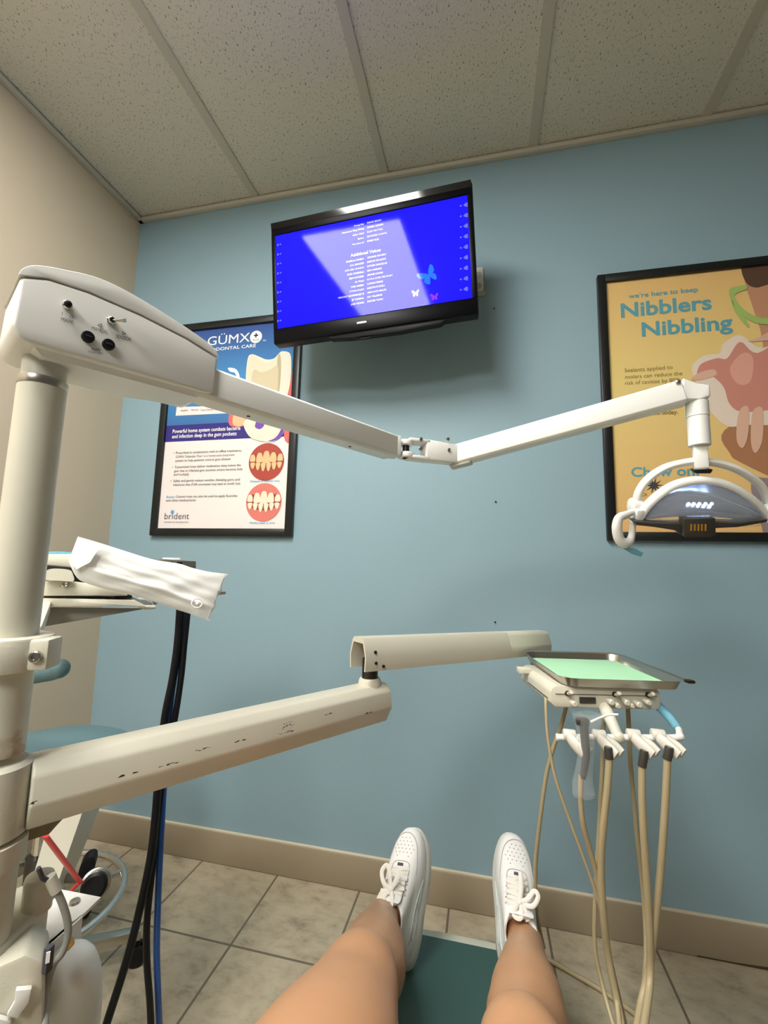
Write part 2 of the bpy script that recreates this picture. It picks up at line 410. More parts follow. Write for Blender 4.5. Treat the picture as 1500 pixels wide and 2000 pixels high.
lg.text('INSIGNIA', tvl(-.046, -.2005, .0028), TX, TZ, wid=.034, hgt=.0062, bold=.02); lg.build('logo', 'logo', tv, label='small silver lettering')
ub = MB()   # speaker hump and standby ring under the lower edge
ub.prism([tvl(x, z, -.035) for x, z in ((-.16, -.222), (-.15, -.236), (-.08, -.243), (.10, -.246), (.24, -.240), (.27, -.222))], TVn*.03, 0, .003)
ub.build('speaker_bar', 'black', tv)
rg = MB(); cc = tvl(-.02, -.236, -.012)
rg.tube([cc+TX*(.032*math.cos(a))+TZ*(.014*math.sin(a)) for a in [i*math.pi/12 for i in range(24)]], .003, 8, closed=True)
rg.build('cable_loop', 'rubber', tv)
mt = MB()
mt.box((TVc.x+.02, YW-.012, TVc.z+.03), (.12, .024, .22), bev=.003)
mt.box((TVc.x+.02, 1.56, TVc.z+.02), (.05, .19, .06), bev=.004)
for sx in (-1, 1): mt.box(tvl(sx*.11+.02, -.02, -.094), (.03, .012, .34), ax, bev=.003)
mt.box(tvl(.02, -.02, -.10), (.28, .012, .06), ax, bev=.003)
mt.build('wall_bracket', 'black', tv)

ol = MB(); p0 = aty(918, 526, YW-.004); p1 = aty(943, 573, YW-.004)
op = thing('outlet_plate', 'white wall outlet plate half hidden beside the television', 'outlet', ((p0.x+p1.x)/2, YW, p1.z))
ol.box(((p0.x+p1.x)/2-.01, YW-.004, (p0.z+p1.z)/2), (.075, .008, .114), bev=.003); ol.build('cover_plate', 'white_soft', op)
for dz in (-.024, .024):
    ol = MB(); c = V(((p0.x+p1.x)/2+.008, YW-.009, (p0.z+p1.z)/2+dz)); ol.cyl(c+V((0, .004, 0)), c, .013, seg=20); ol.build('socket', 'lining', op)
ol = MB(); ol.box(((p0.x+p1.x)/2+.01, YW-.012, p1.z-.004), (.05, .024, .006), bev=.001); ol.build('ledge', 'grid', op)
for i, (q, lb) in enumerate([((965, 603), 'tiny wall screw right of the television'), ((968, 980), 'tiny wall screw below the jointed lamp arm'), ((967, 1215), 'tiny wall screw above the upper tray arm')]):
    c = aty(q[0], q[1], YW); s_ = MB(); s_.lathe([(.001, .005), (.003, .0045), (.0034, .002), (.0034, -.002)], c, (0, -1, 0), 12)
    tag(s_.build('wall_screw', 'dark_metal', loc=c), lb, 'screw')

# ------------------------------------------------------------------ framed posters
def frame_poster(name, label, x0, x1, z0, z1, bw, tilt=0):
    t = thing(name, label, 'poster', ((x0+x1)/2, YW, z0))
    f = MB(); d = .022
    for (a, b_) in ((x0, x0+bw), (x1-bw, x1)): f.box(((a+b_)/2, YW-d/2, (z0+z1)/2), (bw, d, z1-z0), bev=.003)
    for (a, b_) in ((z0, z0+bw), (z1-bw, z1)): f.box(((x0+x1)/2, YW-d/2, (a+b_)/2), (x1-x0-2*bw+.004, d, bw), bev=.003)
    f.build('picture_frame', 'black_frame', t)
    return t
YP = YW-.010
def flat(name, c, rough=.25): M[name] = mat('print_'+name, c, rough, spec=.35); return name
# --- left poster
PX0, PX1, PZ0, PZ1 = -1.427, -.758, 1.255, 2.228
pl = frame_poster('framed_poster', 'black framed dental poster with dark blue top and white lower text panel', PX0, PX1, PZ0, PZ1, .032)
def pp(x, y, k=0): return aty(x, y, YP-.0004*k)
for n, c in dict(navy='#2f3f8e', skyblue='#3b86c4', midblue='#3563a8', purpleband='#37307f', offwhite='#e7dedb', tooth='#d8d0b8', dentin='#c9bea0', pulp='#b5aa8c', toothlight='#dcd6c6', gum='#cf6a68', gumlight='#e2b592', violet='#6f4da6', pwhite='#eceae6', mouthred='#a8483e', mouthpink='#d5786f', mouthdark='#93423a', teethold='#d9b98a', teethnew='#ecd9c2', lightblue='#7fb4d6', pgreen='#6c9a68', porange='#d09050', pred='#b85a5a', bridentblue='#3fa2dc', yellow='#e3bc5e', ylight='#e6c565', amberedge='#dfa65a', titleblue='#5f9dab', textbrown='#8f7a48', melon='#c98a7c', melonlight='#dba292', rind='#e3d3c4', childskin='#c08f70', childdark='#a87858', hair='#5b4438', greenclip='#a2bd6c', finger='#d8b09a', shirt='#8d7f80').items(): flat(n, c)
def gradient_mat(name, c0, c1, ax, lo, hi):
    m = mat(name, c0, .25, spec=.35); nt, b = nodes(m)
    tc = nt.nodes.new('ShaderNodeTexCoord'); sx = nt.nodes.new('ShaderNodeSeparateXYZ'); nt.links.new(tc.outputs['Object'], sx.inputs[0])
    mr = nt.nodes.new('ShaderNodeMapRange'); mr.inputs[1].default_value = lo; mr.inputs[2].default_value = hi; nt.links.new(sx.outputs[ax], mr.inputs[0])
    r = ramp(nt, mr.outputs[0], [(0, lin(c0)), (.5, lin(c1)), (1, lin(c0))]); nt.links.new(r.outputs[0], b.inputs['Base Color']); return m
M['bluegrad'] = gradient_mat('print_blue_gradient', '#394e8c', '#468dc2', 2, .38, .95)
def wpoly(mb, pts, m, k): mb.poly([V((x, YP-.0004*k, z)) for x, z in pts], m)
pr_ = MB(); mats = ['offwhite', 'bluegrad', 'purpleband']
a0, a1, b0, b1 = PX0+.028, PX1-.028, PZ0+.028, PZ1-.028
wpoly(pr_, [(a0, b0), (a1, b0), (a1, b1), (a0, b1)], 0, 0)
zb0 = pp(336, 863).z; zb1 = pp(336, 832).z
wpoly(pr_, [(a0, zb1), (a1, zb1), (a1, b1), (a0, b1)], 1, 1)
wpoly(pr_, [(a0, zb0), (a1, zb0), (a1, zb1+.001), (a0, zb1+.001)], 2, 1)
pr_.build('poster_print', mats, pl)
il = MB(); mats = ['tooth', 'dentin', 'pulp', 'toothlight', 'gum', 'gumlight', 'violet', 'pwhite', 'mouthred', 'mouthpink', 'teethold', 'teethnew', 'offwhite', 'lightblue', 'mouthdark']
def bl(pts, m, k, sm=5): il.blob([pp(x, y, k) for x, y in pts], None, m, sm)
bl([(560, 765), (568, 740), (573, 728), (574, 850), (555, 855)], 4, 2)
bl([(448, 830), (452, 790), (470, 770), (485, 790), (480, 829)], 4, 2); bl([(455, 829), (460, 795), (475, 795), (478, 828)], 5, 3)
bl([(445, 720), (450, 718), (462, 722), (468, 735), (464, 738), (458, 728), (450, 726)], 7, 3)
bl([(480, 740), (484, 700), (492, 692), (505, 696), (520, 702), (535, 700), (545, 690), (552, 686), (566, 690), (569, 710), (567, 745), (560, 775), (545, 810), (520, 830), (495, 815), (483, 775)], 3, 3)
bl([(482, 742), (486, 702), (494, 694), (508, 703), (522, 709), (534, 703), (542, 698), (543, 740), (540, 790), (515, 822), (492, 795)], 0, 4)
bl([(542, 698), (547, 692), (549, 715), (546, 760), (540, 772), (541, 735)], 2, 5)
bl([(491, 745), (496, 722), (510, 727), (527, 722), (542, 715), (543, 745), (538, 785), (515, 800), (496, 780)], 1, 6)
bl([(500, 800), (530, 780), (556, 800), (558, 832), (545, 857), (523, 864), (505, 855), (495, 830)], 7, 6)
bl([(533, 812), (552, 815), (557, 832), (547, 855), (530, 862), (520, 858), (540, 840)], 6, 7)
bl([(476, 825), (490, 815), (520, 813), (552, 822), (548, 840), (536, 856), (515, 862), (492, 856), (480, 842)], 3, 8)
bl([(495, 814), (506, 810), (510, 822), (516, 830), (508, 838), (498, 834), (500, 822)], 6, 9)
il.poly([pp(345, 795, 3), pp(446, 792, 3), pp(446, 807, 3), pp(343, 812, 3)], 12)
def circ(cx, cy, r, m, k, sy=1):
    c = pp(cx, cy, k); s = r/412*1.0
    il.poly([c+V((s*math.cos(t), 0, s*sy*math.sin(t))) for t in [i*math.pi/24 for i in range(48)]][::1], m)
for cy, mm, tm, cx in ((902, 8, 10, 520), (981, 9, 11, 515)):
    c = pp(cx, cy, 3); R = .081
    il.poly([c+V((R*math.cos(t), 0, R*math.sin(t))) for t in [i*math.pi/24 for i in range(48)]], mm)
    il.blob([c+V((a*R, -.0004, b_*R)) for a, b_ in ((-.97, .05), (-.7, .42), (-.25, .30), (0, .36), (.25, .30), (.7, .42), (.97, .05), (.6, -.30), (0, -.42), (-.6, -.30))], None, 14, 4)
    for i in range(-2, 3):
        x = i*.0315; hw_ = (.0165, .0150, .0125)[abs(i)]; zt_, zb_ = .047-.007*abs(i), -.006+.004*abs(i)
        il.blob([c+V((x+a*hw_, -.0012, zt_+(zb_-zt_)*b_)) for a, b_ in ((-.55, .06), (0, 0), (.55, .06), (.95, .45), (1, .8), (.8, .98), (-.8, .98), (-1, .8), (-.95, .45))], None, tm, 3)
    for i in range(6):
        x = (i-2.5)*.0245; k_ = abs(i-2.5); zt_, zb_ = -.004+.001*k_, -.044+.006*k_
        il.blob([c+V((x+a*.0108, -.0016, zt_+(zb_-zt_)*b_)) for a, b_ in ((-.9, .06), (0, 0), (.9, .06), (.95, .35), (.55, .8), (0, 1), (-.55, .8), (-.95, .35))], None, tm, 3)
il.build('poster_artwork', mats, pl)
tx = MB(); mats = ['pwhite', 'ink', 'lightblue', 'dark_ink', 'bridentblue', 'purpleband', 'pgreen', 'porange', 'pred']
XX, ZZ = V((1, 0, 0)), V((0, 0, 1))
def lt(s, x0, y0, x1, h, m, bold=0, k=3, mb=None, Y=None):
    a = pp(x0, y0, k); b_ = pp(x1, y0, k); hh = (pp(x0, y0-h, k).z-a.z)
    (mb or tx).text(s, a, XX, ZZ, wid=b_.x-a.x, hgt=hh, m=m, bold=bold)
lt('GÜMX', 405, 675, 487, 17, 0, 0)
lt('PERIODONTAL CARE', 392, 688, 499, 6, 0, .01)
circ_ = MB()
c = pp(500, 658, 3); tx.poly([c+V((.029*math.cos(t), 0, .029*math.sin(t))) for t in [i*math.pi/16 for i in range(32)]], 0)
c = pp(500, 655, 4); 
for w2, h2 in ((.011, .0028), (.0028, .011)): tx.poly([c+V((a*w2, 0, b_*h2)) for a, b_ in ((-1, -1), (1, -1), (1, 1), (-1, 1))], 5)
lt('PLUS', 494, 666, 506, 3.4, 3, .01, 4); lt('TM', 513, 667, 519, 3, 0)
lt('Powerful home system combats bacteria', 337, 846, 469, 7, 0, .016)
lt('and infection deep in the gum pockets:', 336, 856, 462, 7, 0, .016)
for s, x0, y0, x1 in [('•  Prescribed in combination with in-office treatments,', 338, 887, 472), ('GÜMX Defender Plus+ is a home-care treatment', 343, 894.5, 458), ('system to help patients control gum disease', 342, 902, 450),
                      ('•  Customized trays deliver medication deep below the', 336, 914.5, 470), ('gum line to infected gum pockets where bacteria hide', 340, 922, 473), ('and multiply', 339, 929, 369),
                      ('•  Safely and gently reduce swollen, bleeding gums and', 333, 941.5, 468), ('infections that if left untreated may lead to tooth loss', 338, 949, 469), ('and other medicaments', 324, 979.5, 382)]: lt(s, x0, y0, x1, 4.6, 1, .006)
lt('Bonus:', 325, 972.5, 341, 4.6, 2, .02); lt('Custom trays can also be used to apply fluorides', 343, 972, 463, 4.6, 1, .006)
lt('brident', 321, 1014, 369, 12.5, 3, -.004)
lt('MEMBER OF SMILEBRANDS', 320, 1021, 368, 2.4, 1)
lt('Diseased & infected gums', 488, 942, 546, 4.2, 2, .02); lt('Healthy teeth & gums', 487, 1023, 537, 4.2, 2, .02)
lt('Healthy', 353, 804, 367, 4, 6, .01); lt('Warning', 373, 803, 387, 4, 7, .01); lt('Gum Disease / Bone Loss', 392, 803, 439, 4, 8, .01)
c = pp(336.5, 1000, 4)
P = []
for i in range(16):
    r_ = (.013 if i % 2 == 0 else .005)*(1.15 if i in (4, 12) else 1); t = i*math.pi/8; P.append(c+V((r_*math.cos(t), 0, r_*math.sin(t))))
tx.poly(P, 4)
tx.build('poster_lettering', mats, pl)
# --- right poster
QX0, QX1, QZ0, QZ1 = .417, 1.086, 1.250, 2.238
pq = frame_poster('framed_poster', 'black framed yellow poster of a child eating watermelon behind the lamp', QX0, QX1, QZ0, QZ1, .030)
M['ygrad'] = gradient_mat('print_yellow_gradient', '#dcae74', '#e2cb84', 2, -.05, 1.15)
pr_ = MB(); a0, a1, b0, b1 = QX0+.026, QX1-.026, QZ0+.026, QZ1-.026
wpoly(pr_, [(a0, b0), (a1, b0), (a1, b1), (a0, b1)], 0, 0); pr_.build('poster_print', ['ygrad'], pq)
il = MB(); mats = ['childskin', 'hair', 'melon', 'melonlight', 'rind', 'greenclip', 'finger', 'childdark', 'shirt', 'offwhite']
def wb(pts, m, k, sm=5):   # points in metres inside the print, clamped to its edge
    P, _ = spline([V((x, 0, z)) for x, z in pts], [1]*len(pts), sm, True)
    P = [V((min(max(p.x, a0), a1), YP-.0004*k, min(max(p.z, b0), b1))) for p in P]
    out = [P[0]]
    for p in P[1:]:
        if (p-out[-1]).length > 1e-4: out.append(p)
    il.poly(out, m)
def q2(x, y): p = aty(x, y, YP); return (p.x, p.z)
wb([q2(1452, 535), q2(1470, 600), q2(1488, 660), q2(1495, 760), q2(1470, 800), (1.02, 1.62), (1.3, 1.55), (1.3, 2.4), (.9, 2.4)], 0, 1)        # face
wb([q2(1447, 500), q2(1453, 545), q2(1475, 562), (1.0, 2.13), (1.2, 2.02), (1.3, 2.2), (1.3, 2.5), (.92, 2.5)], 1, 2)     # hair
wb([q2(1415, 840), q2(1425, 885), q2(1450, 905), (1.0, 1.42), (1.2, 1.35), (1.2, 1.8), (.98, 1.72)], 7, 2)       # forearm
wb([(1.0, 1.44), q2(1472, 935), q2(1480, 1000), (.93, 1.2), (1.2, 1.2), (1.2, 1.44)], 8, 2)
wb([q2(1358, 745), q2(1352, 715), q2(1375, 695), q2(1405, 690), q2(1412, 672), q2(1445, 655), q2(1490, 680), (1.05, 1.95), (1.08, 1.7), (1.0, 1.64), q2(1462, 830), q2(1420, 832), q2(1385, 800), q2(1372, 765)], 4, 3)   # rind
wb([q2(1362, 735), q2(1368, 712), q2(1400, 700), q2(1420, 700), q2(1445, 668), q2(1480, 690), (1.02, 1.95), (1.05, 1.75), (.99, 1.70), q2(1455, 805), q2(1425, 790), q2(1412, 755), q2(1385, 732)], 2, 4)
wb([q2(1425, 720), q2(1450, 690), q2(1470, 700), q2(1465, 745), q2(1440, 750)], 3, 5)
for pts in ([q2(1462, 668), q2(1480, 660), (1.0, 1.98), (1.08, 1.93), (1.08, 1.9), (.99, 1.93)], [q2(1350, 742), q2(1362, 730), q2(1392, 722), q2(1398, 733), q2(1370, 742)], [q2(1440, 815), q2(1450, 795), q2(1462, 800), q2(1460, 850), q2(1450, 875), q2(1438, 860)], [q2(1468, 810), q2(1480, 795), q2(1490, 805), q2(1488, 860), q2(1475, 885), q2(1466, 865)]): wb(pts, 6, 6)
for pts in ([q2(1424, 566), q2(1440, 560), q2(1456, 558), q2(1457, 566), q2(1440, 572), q2(1434, 580), q2(1444, 597), q2(1462, 612), q2(1490, 622), (1.03, 2.0), (1.03, 1.985), q2(1488, 634), q2(1460, 624), q2(1438, 604), q2(1427, 585)], [q2(1427, 585), q2(1438, 604), q2(1455, 622), q2(1462, 640), q2(1450, 630), q2(1433, 606)]): wb(pts, 5, 7)
il.build('poster_artwork', mats, pq)
tx = MB()
def rt(s, x0, y0, x1, h, m, bold=0): lt(s, x0, y0, x1, h, m, bold, 2)
def rtw(s, x0, y0, x1, y1, h, m, bold=0):
    a = pp(x0, y0, 2); b_ = pp(x1, y1, 2); hh = pp(x0, y0-h, 2).z-a.z
    tx.text(s, a, XX, ZZ, wid=b_.x-a.x, hgt=hh, m=m, bold=bold)
rtw("we're here to keep", 1228, 583, 1364, 575, 9, 0, .02)
rtw('Nibblers', 1213, 620, 1391, 606, 27, 0, .026)
rtw('Nibbling', 1254, 657, 1432, 645, 27, 0, .026)
rtw('Sealants applied to', 1220, 727, 1314, 721, 7.5, 1, .004); rtw('molars can reduce the', 1221, 740, 1333, 734, 7.5, 1, .004); rtw('risk of cavities by 80%.', 1221, 752, 1330, 748, 7.5, 1, .004)
rtw("Schedule your child's", 1222, 800, 1335, 795, 7.5, 2, .03); rtw('appointment today.', 1224, 813, 1325, 808, 7.5, 2, .03)
rtw('Chew on!', 1233, 931, 1366, 926, 18, 0, .024)
rtw('o', 1250, 969, 1264, 969, 9, 2, 0)
c = pp(1277, 948, 3); P = []
for i in range(20):
    r_ = .030 if i % 2 == 0 else .010; t = i*math.pi/10; P.append(c+V((r_*math.cos(t), 0, r_*math.sin(t))))
tx.poly(P, 3)
tx.build('poster_lettering', ['titleblue', 'textbrown', 'textbrown', 'dark_ink'], pq)

# ------------------------------------------------------------------ dental light on its post
PA = V((-.520, .405, 0)); al = math.radians(29.2)
D1 = V((math.sin(al), math.cos(al), 0)); E1 = V((math.cos(al), -math.sin(al), 0)); UZ = V((0, 0, 1))
HA = V((-.523, .402, 1.429))
dl = thing('dental_light', 'white jointed dental operatory light with switch housing on tall post', 'dental light', (PA.x, PA.y, 0))
po = MB(); po.cyl(PA+UZ*.93, PA+UZ*1.346, .0245, seg=40)
m = mat('scuffed_post_enamel', '#d2cebd', .32); nt, b = nodes(m)
tc = nt.nodes.new('ShaderNodeTexCoord'); sx = nt.nodes.new('ShaderNodeSeparateXYZ'); nt.links.new(tc.outputs['Object'], sx.inputs[0])
mr = nt.nodes.new('ShaderNodeMapRange'); mr.inputs[1].default_value = .93; mr.inputs[2].default_value = .975; mr.inputs[3].default_value = .42; mr.inputs[4].default_value = 0; nt.links.new(sx.outputs[2], mr.inputs[0])
n = nt.nodes.new('ShaderNodeTexNoise'); n.inputs['Scale'].default_value = 30; n.inputs['Detail'].default_value = 8; nt.links.new(tc.outputs['Object'], n.inputs['Vector'])
ad_ = nt.nodes.new('ShaderNodeMath'); ad_.operation = 'ADD'; nt.links.new(mr.outputs[0], ad_.inputs[0]); nt.links.new(n.outputs['Fac'], ad_.inputs[1])
r = ramp(nt, ad_.outputs[0], [(.76, lin('#d2cebd')), (.86, lin('#b59f83')), (1.0, lin('#8d7459'))]); nt.links.new(r.outputs[0], b.inputs['Base Color']); M['post_worn'] = m
post = po.build('post', 'post_worn', dl)
po = MB(); po.cyl(PA+UZ*1.346, PA+UZ*1.356, .0252, seg=40, bev=.0008); po.build('post_ring', 'steel', post)
po = MB(); po.cyl(PA+UZ*1.356, PA+UZ*1.395, .0225, seg=40); po.build('post_sleeve', 'sleeve', post)
def hp(s, z, e): return V((HA.x, HA.y, 0))+D1*s+E1*e+UZ*z
# housing body: outline along the arm direction (s, z); top cover is a separate shell above the seam
EF, EB = .047, -.052
body_low = [(-.036, 1.395), (-.030, 1.384), (-.020, 1.380), (.190, 1.388), (.197, 1.394), (.198, 1.446)]
seam = [(.198, 1.446), (.150, 1.457), (.090, 1.464), (.030, 1.466), (-.010, 1.462), (-.034, 1.452)]
hb = MB()
rings = []
N_ = 9
def taper(k, s):   # half width across e: rear narrows toward the arm end
    return EB+max(0, (s-.12))*.28
outline = body_low+seam[1:]
hb.prism([hp(s, z, EF) for s, z in outline], E1*(EB-EF), 0, .006, 4)
house = hb.build('switch_housing', 'white', dl, smooth=50)
cv = MB()
top = [(-.036, 1.4525), (-.033, 1.462), (-.022, 1.472), (.004, 1.481), (.040, 1.489), (.080, 1.4865), (.124, 1.478), (.172, 1.466), (.192, 1.457), (.199, 1.4475)]
top = [(p.x, p.z) for p in spline([V((a, 0, b_)) for a, b_ in top], [1]*len(top), 5, False)[0]]
ou = top+[(.150, 1.4580), (.090, 1.4650), (.030, 1.4670), (-.010, 1.4630)]
cv.prism([hp(s, z, EF+.0002) for s, z in ou], E1*(EB-EF-.0004), 0, .0035, 4)
cv.build('housing_cover', 'white', house, smooth=50)
un = MB()   # tapered underside pan
un.loft([[hp(-.015, 1.381, .040), hp(.185, 1.388, .040), hp(.185, 1.388, -.02), hp(.10, 1.384, -.046), hp(-.015, 1.381, -.046)],
         [hp(-.005, 1.374, .034), hp(.175, 1.381, .034), hp(.175, 1.381, -.018), hp(.10, 1.377, -.04), hp(-.005, 1.374, -.04)]])
un.build('underside_pan', 'white_soft', house)
def on_h(px, py, off=0): return atp(px, py, hp(0, 0, EF+.0005+off), E1)
sw = MB(); c = on_h(131, 597); sw.lathe([(.0052, -.002), (.0052, .003), (.0042, .0042), (.003, .0042)], c, E1, 24, 0); sw.lathe([(.0036, .001), (.0034, .0075), (.002, .0082)], c, E1, 20, 1)
sw.build('power_switch', ['chrome', 'black'], house)
sw = MB(); c = on_h(217, 628); sw.lathe([(.0058, -.002), (.0058, .002), (.0045, .003), (.004, .006)], c, E1, 6, 0); sw.lathe([(.0032, .002), (.003, .007)], c, E1, 16, 1)
sw.tube([c+E1*.005, c+E1*.012+D1*.006, c+E1*.017+D1*.011], [.0014, .002, .0026], 10, 0); sw.build('toggle_switch', ['chrome', 'black'], house)
for q in ((171, 659), (211, 674)):
    fc = MB(); c = on_h(*q); fc.lathe([(.0068, -.001), (.0068, .004), (.0060, .0052), (.002, .0052)], c, E1, 28, 0); fc.box(c+E1*.0053, (.007, .001, .0012), (D1, E1, UZ), m=1)
    fc.build('fuse_cap', ['black', 'dark_ink'], house)
tx = MB()
def ht(s, x0, y0, x1, y1, h):
    a = on_h(x0, y0, .0004); b_ = on_h(x1, y1, .0004); hh = (on_h(x0, y0-h).z-on_h(x0, y0).z)
    tx.text(s, a, (b_-a), UZ, wid=(b_-a).length, hgt=hh, bold=.006)
ht('MAIN', 119, 627, 141, 632, 8); ht('I', 120.5, 615, 121.5, 615, 6); ht('O', 136, 621, 143, 622, 6.5)
ht('MANUAL', 179, 644, 211, 653, 7.5); ht('SENSOR', 226, 660, 256, 667, 7.5); ht('FUSE', 179, 684, 196, 686, 5); ht('F2.5AL, 250V', 173, 688, 201, 692, 3)
for a, b_, c in (((191, 635.5), (198, 632), (198, 638.5)), ((239, 647.5), (239, 654), (246, 651.5))):
    P = [on_h(*q, .0004) for q in (a, b_, c)]
    for i in range(3): tx.tube([P[i], P[(i+1) % 3]], .00035, 6)
tx.build('switch_lettering', 'ink', house)
# fixed arm
ar = MB()
sec = [(-.024, -.021), (-.024, .020), (-.018, .025), (.018, .025), (.024, .020), (.024, -.021), (.017, -.026), (-.017, -.026)]
zA = 1.4085
ar.prism([hp(.17, zA+z, e+.018) for e, z in sec], D1*.452, 0, .0015)
fixed = ar.build('fixed_arm', 'white', dl)
for s in (.27, .50):
    ar = MB(); ar.lathe([(.003, 0), (.003, .001), (.001, .0012)], hp(s, zA-.0262, .018), -UZ, 12); ar.build('arm_screw', 'dark_metal', fixed)
# knuckle: fork, twin bearing discs, second fork
J0 = hp(.618, zA, .018)
Jend = atd(893, 870, 1.045); Jend.z = zA
LE = atd(1338, 766, .875)
K1 = (Jend-J0); K1.z = 0; K1.normalize(); KE = V((K1.y, -K1.x, 0))
jt = MB()
kc = J0+K1*.042
jt.box(J0+K1*.008, (.03, .040, .046), (K1, KE, UZ), bev=.004)
for z, r_ in ((.013, .017), (-.016, .020)): jt.cyl(kc+UZ*(z-.006), kc+UZ*(z+.006), r_, seg=28, bev=.002)
jt.cyl(kc-UZ*.022, kc+UZ*.020, .008, seg=16, m=1)
j2 = kc+K1*.022
jt.box(j2+K1*.006+UZ*.019, (.052, .036, .008), (K1, KE, UZ), bev=.002); jt.box(j2+K1*.006-UZ*.020, (.052, .036, .008), (K1, KE, UZ), bev=.002)
jt.prism([j2+K1*.022+KE*.018+UZ*z for z in (-.024, .024)]+[Jend+K1*.012+KE*.018+UZ*z for z in (.020, -.022)], KE*-.036, 0, .003)
joint = jt.build('knuckle_joint', ['white', 'dark_metal'], dl)
for q in ((875, 858), (877, 879), (822, 858), (822, 876)):
    js = MB(); c = atp(q[0], q[1], kc+KE*.0185, KE); js.lathe([(.0045, -.003), (.0045, .0015), (.003, .0025)], c, KE, 16); js.build('pivot_screw', 'steel', joint)
# spring arm up to the lamp
SD = (LE-Jend); SDn = SD.normalized(); SE = V((SD.y, -SD.x, 0)).normalized(); SU = SE.cross(SDn)
if SU.z < 0: SU = -SU
sp = MB()
sp.prism([Jend-SDn*.008+SE*e+SU*z for e, z in [(-.02, -.020), (-.02, .019), (-.015, .023), (.015, .023), (.02, .019), (.02, -.020), (.014, -.025), (-.014, -.025)]], SDn*(SD.length+.002), 0, .0015)
spa = sp.build('spring_arm', 'white', dl)
sp = MB(); c0 = atd(1330, 744, .86)
sp.lathe([(.0045, -.004), (.0045, .003), (.003, .004)], LE-SDn*.012+SU*.018+SE*.02, SE, 16); sp.build('arm_screw', 'chrome', spa)
sp = MB(); sp.box(Jend+SDn*.01-UZ*.026, (.05, .030, .008), (SDn, SE, SU), bev=.003); sp.build('elbow_cover', 'sleeve', spa)
# lamp stem and elbow
hd = MB()
T0 = atd(1360, 775, .875); TB = atd(1362, 906, .875); TB.x, TB.y = T0.x, T0.y
hd.prism([LE-SDn*.006+SE*.017+UZ*.026, LE-SDn*.006+SE*.017-UZ*.020, T0+SE*.017-UZ*.014, T0+SE*.017+SDn*.020-UZ*.012, T0+SE*.017+SDn*.020+UZ*.012, T0+SE*.017+UZ*.022], SE*-.034, 0, .004, 3)
hd.cyl(T0-UZ*.012, T0-UZ*.042, .0195, seg=32); hd.cyl(T0-UZ*.0428, T0-UZ*.10, .0188, seg=32); hd.box(TB+UZ*.016, (.024, .016, .060), (SE.cross(UZ), SE, UZ), bev=.003)
stem = hd.build('lamp_stem', 'white_soft', dl)
# lamp head : frame facing down toward the patient
HC = atd(1364, 985, .875)
HX = V((.985, .17, .02)).normalized(); HN = V((-.30, -.86, -.40)); HN = (HN-HX*HN.dot(HX)).normalized(); HZ = HX.cross(-HN)*1
if HZ.z < 0: HZ = -HZ
HV = V((0, 0, 1))
def hl(px, py, n=0):    # point in the lamp's own plane
    return atp(px, py, HC+HN*n, HN)
yk = MB()
yk.tube([hl(q[0], q[1], -.02) for q in [(1242, 990), (1247, 962), (1266, 935), (1300, 913), (1340, 903), (1364, 901), (1392, 903), (1430, 913), (1466, 932), (1490, 955), (1502, 985)]], .0075, 12, sm=4, flat=1.4)
yk.cyl(hl(1231, 988, -.02), hl(1250, 988, -.02), .017, seg=28, bev=.003); yk.cyl(hl(1498, 985, -.02), hl(1514, 985, -.02), .017, seg=28, bev=.003)
yoke = yk.build('yoke', 'white', dl)
sh = MB()
up_ = [(1247, 1012), (1262, 990), (1285, 968), (1310, 951), (1335, 942), (1365, 938), (1395, 940), (1425, 949), (1452, 963), (1478, 983), (1500, 1008)]
lo_ = [(1247, 1016), (1275, 1014), (1305, 1011), (1335, 1009), (1365, 1008), (1395, 1010), (1425, 1013), (1450, 1016), (1475, 1018), (1490, 1016), (1500, 1012)]
rim = MB()
rim.tube([hl(x, y, 0) for x, y in up_], .0065, 12, sm=4, flat=1.5)
rim.box(hl(1244, 1008, -.004), (.016, .026, .034), (HX, HN, HZ), bev=.004); rim.box(hl(1503, 1003, -.004), (.016, .026, .034), (HX, HN, HZ), bev=.004)
head = rim.build('lamp_head', 'white', dl)
# curved reflector bowl between upper rim and lower edge
rf = MB(); R_ = []
nU = len(up_)
for j in range(9):
    t = j/8; row = []
    for i in range(nU):
        a = hl(*up_[i]); b_ = hl(*lo_[i]); p = a.lerp(b_, t); ex = 1-((i-(nU-1)/2)/((nU-1)/2))**2
        row.append(p-HN*(.050*math.sin(math.pi*min(1, t*1.0))**.8*ex+.002))
    R_.append(row)
b = bmesh.new(); VV = [[b.verts.new(p) for p in r] for r in R_]
for j in range(8):
    for i in range(nU-1): b.faces.new((VV[j][i], VV[j][i+1], VV[j+1][i+1], VV[j+1][i]))
bmesh.ops.recalc_face_normals(b, faces=b.faces); rf.add(b, 0)
rfo = rf.build('reflector', 'mirror', head, smooth=80); md = rfo.modifiers.new('thick', 'SOLIDIFY'); md.thickness = .002
# clear shield in front
shd = MB(); R_ = []
for j in range(7):
    t = j/6; row = []
    for i in range(nU):
        a = hl(*up_[i]); b_ = hl(lo_[i][0], lo_[i][1]+10*(1-((i-5)/5)**2), 0); p = a.lerp(b_, t); ex = 1-((i-(nU-1)/2)/((nU-1)/2))**2
        row.append(p+HN*(.016*math.sin(math.pi*t*.7)*ex+.001))
    R_.append(row)
b = bmesh.new(); VV = [[b.verts.new(p) for p in r] for r in R_]
for j in range(6):
    for i in range(nU-1): b.faces.new((VV[j][i], VV[j][i+1], VV[j+1][i+1], VV[j+1][i]))
bmesh.ops.recalc_face_normals(b, faces=b.faces); shd.add(b, 0)
so = shd.build('clear_shield', 'lens', head, smooth=80); md = so.modifiers.new('thick', 'SOLIDIFY'); md.thickness = .0015
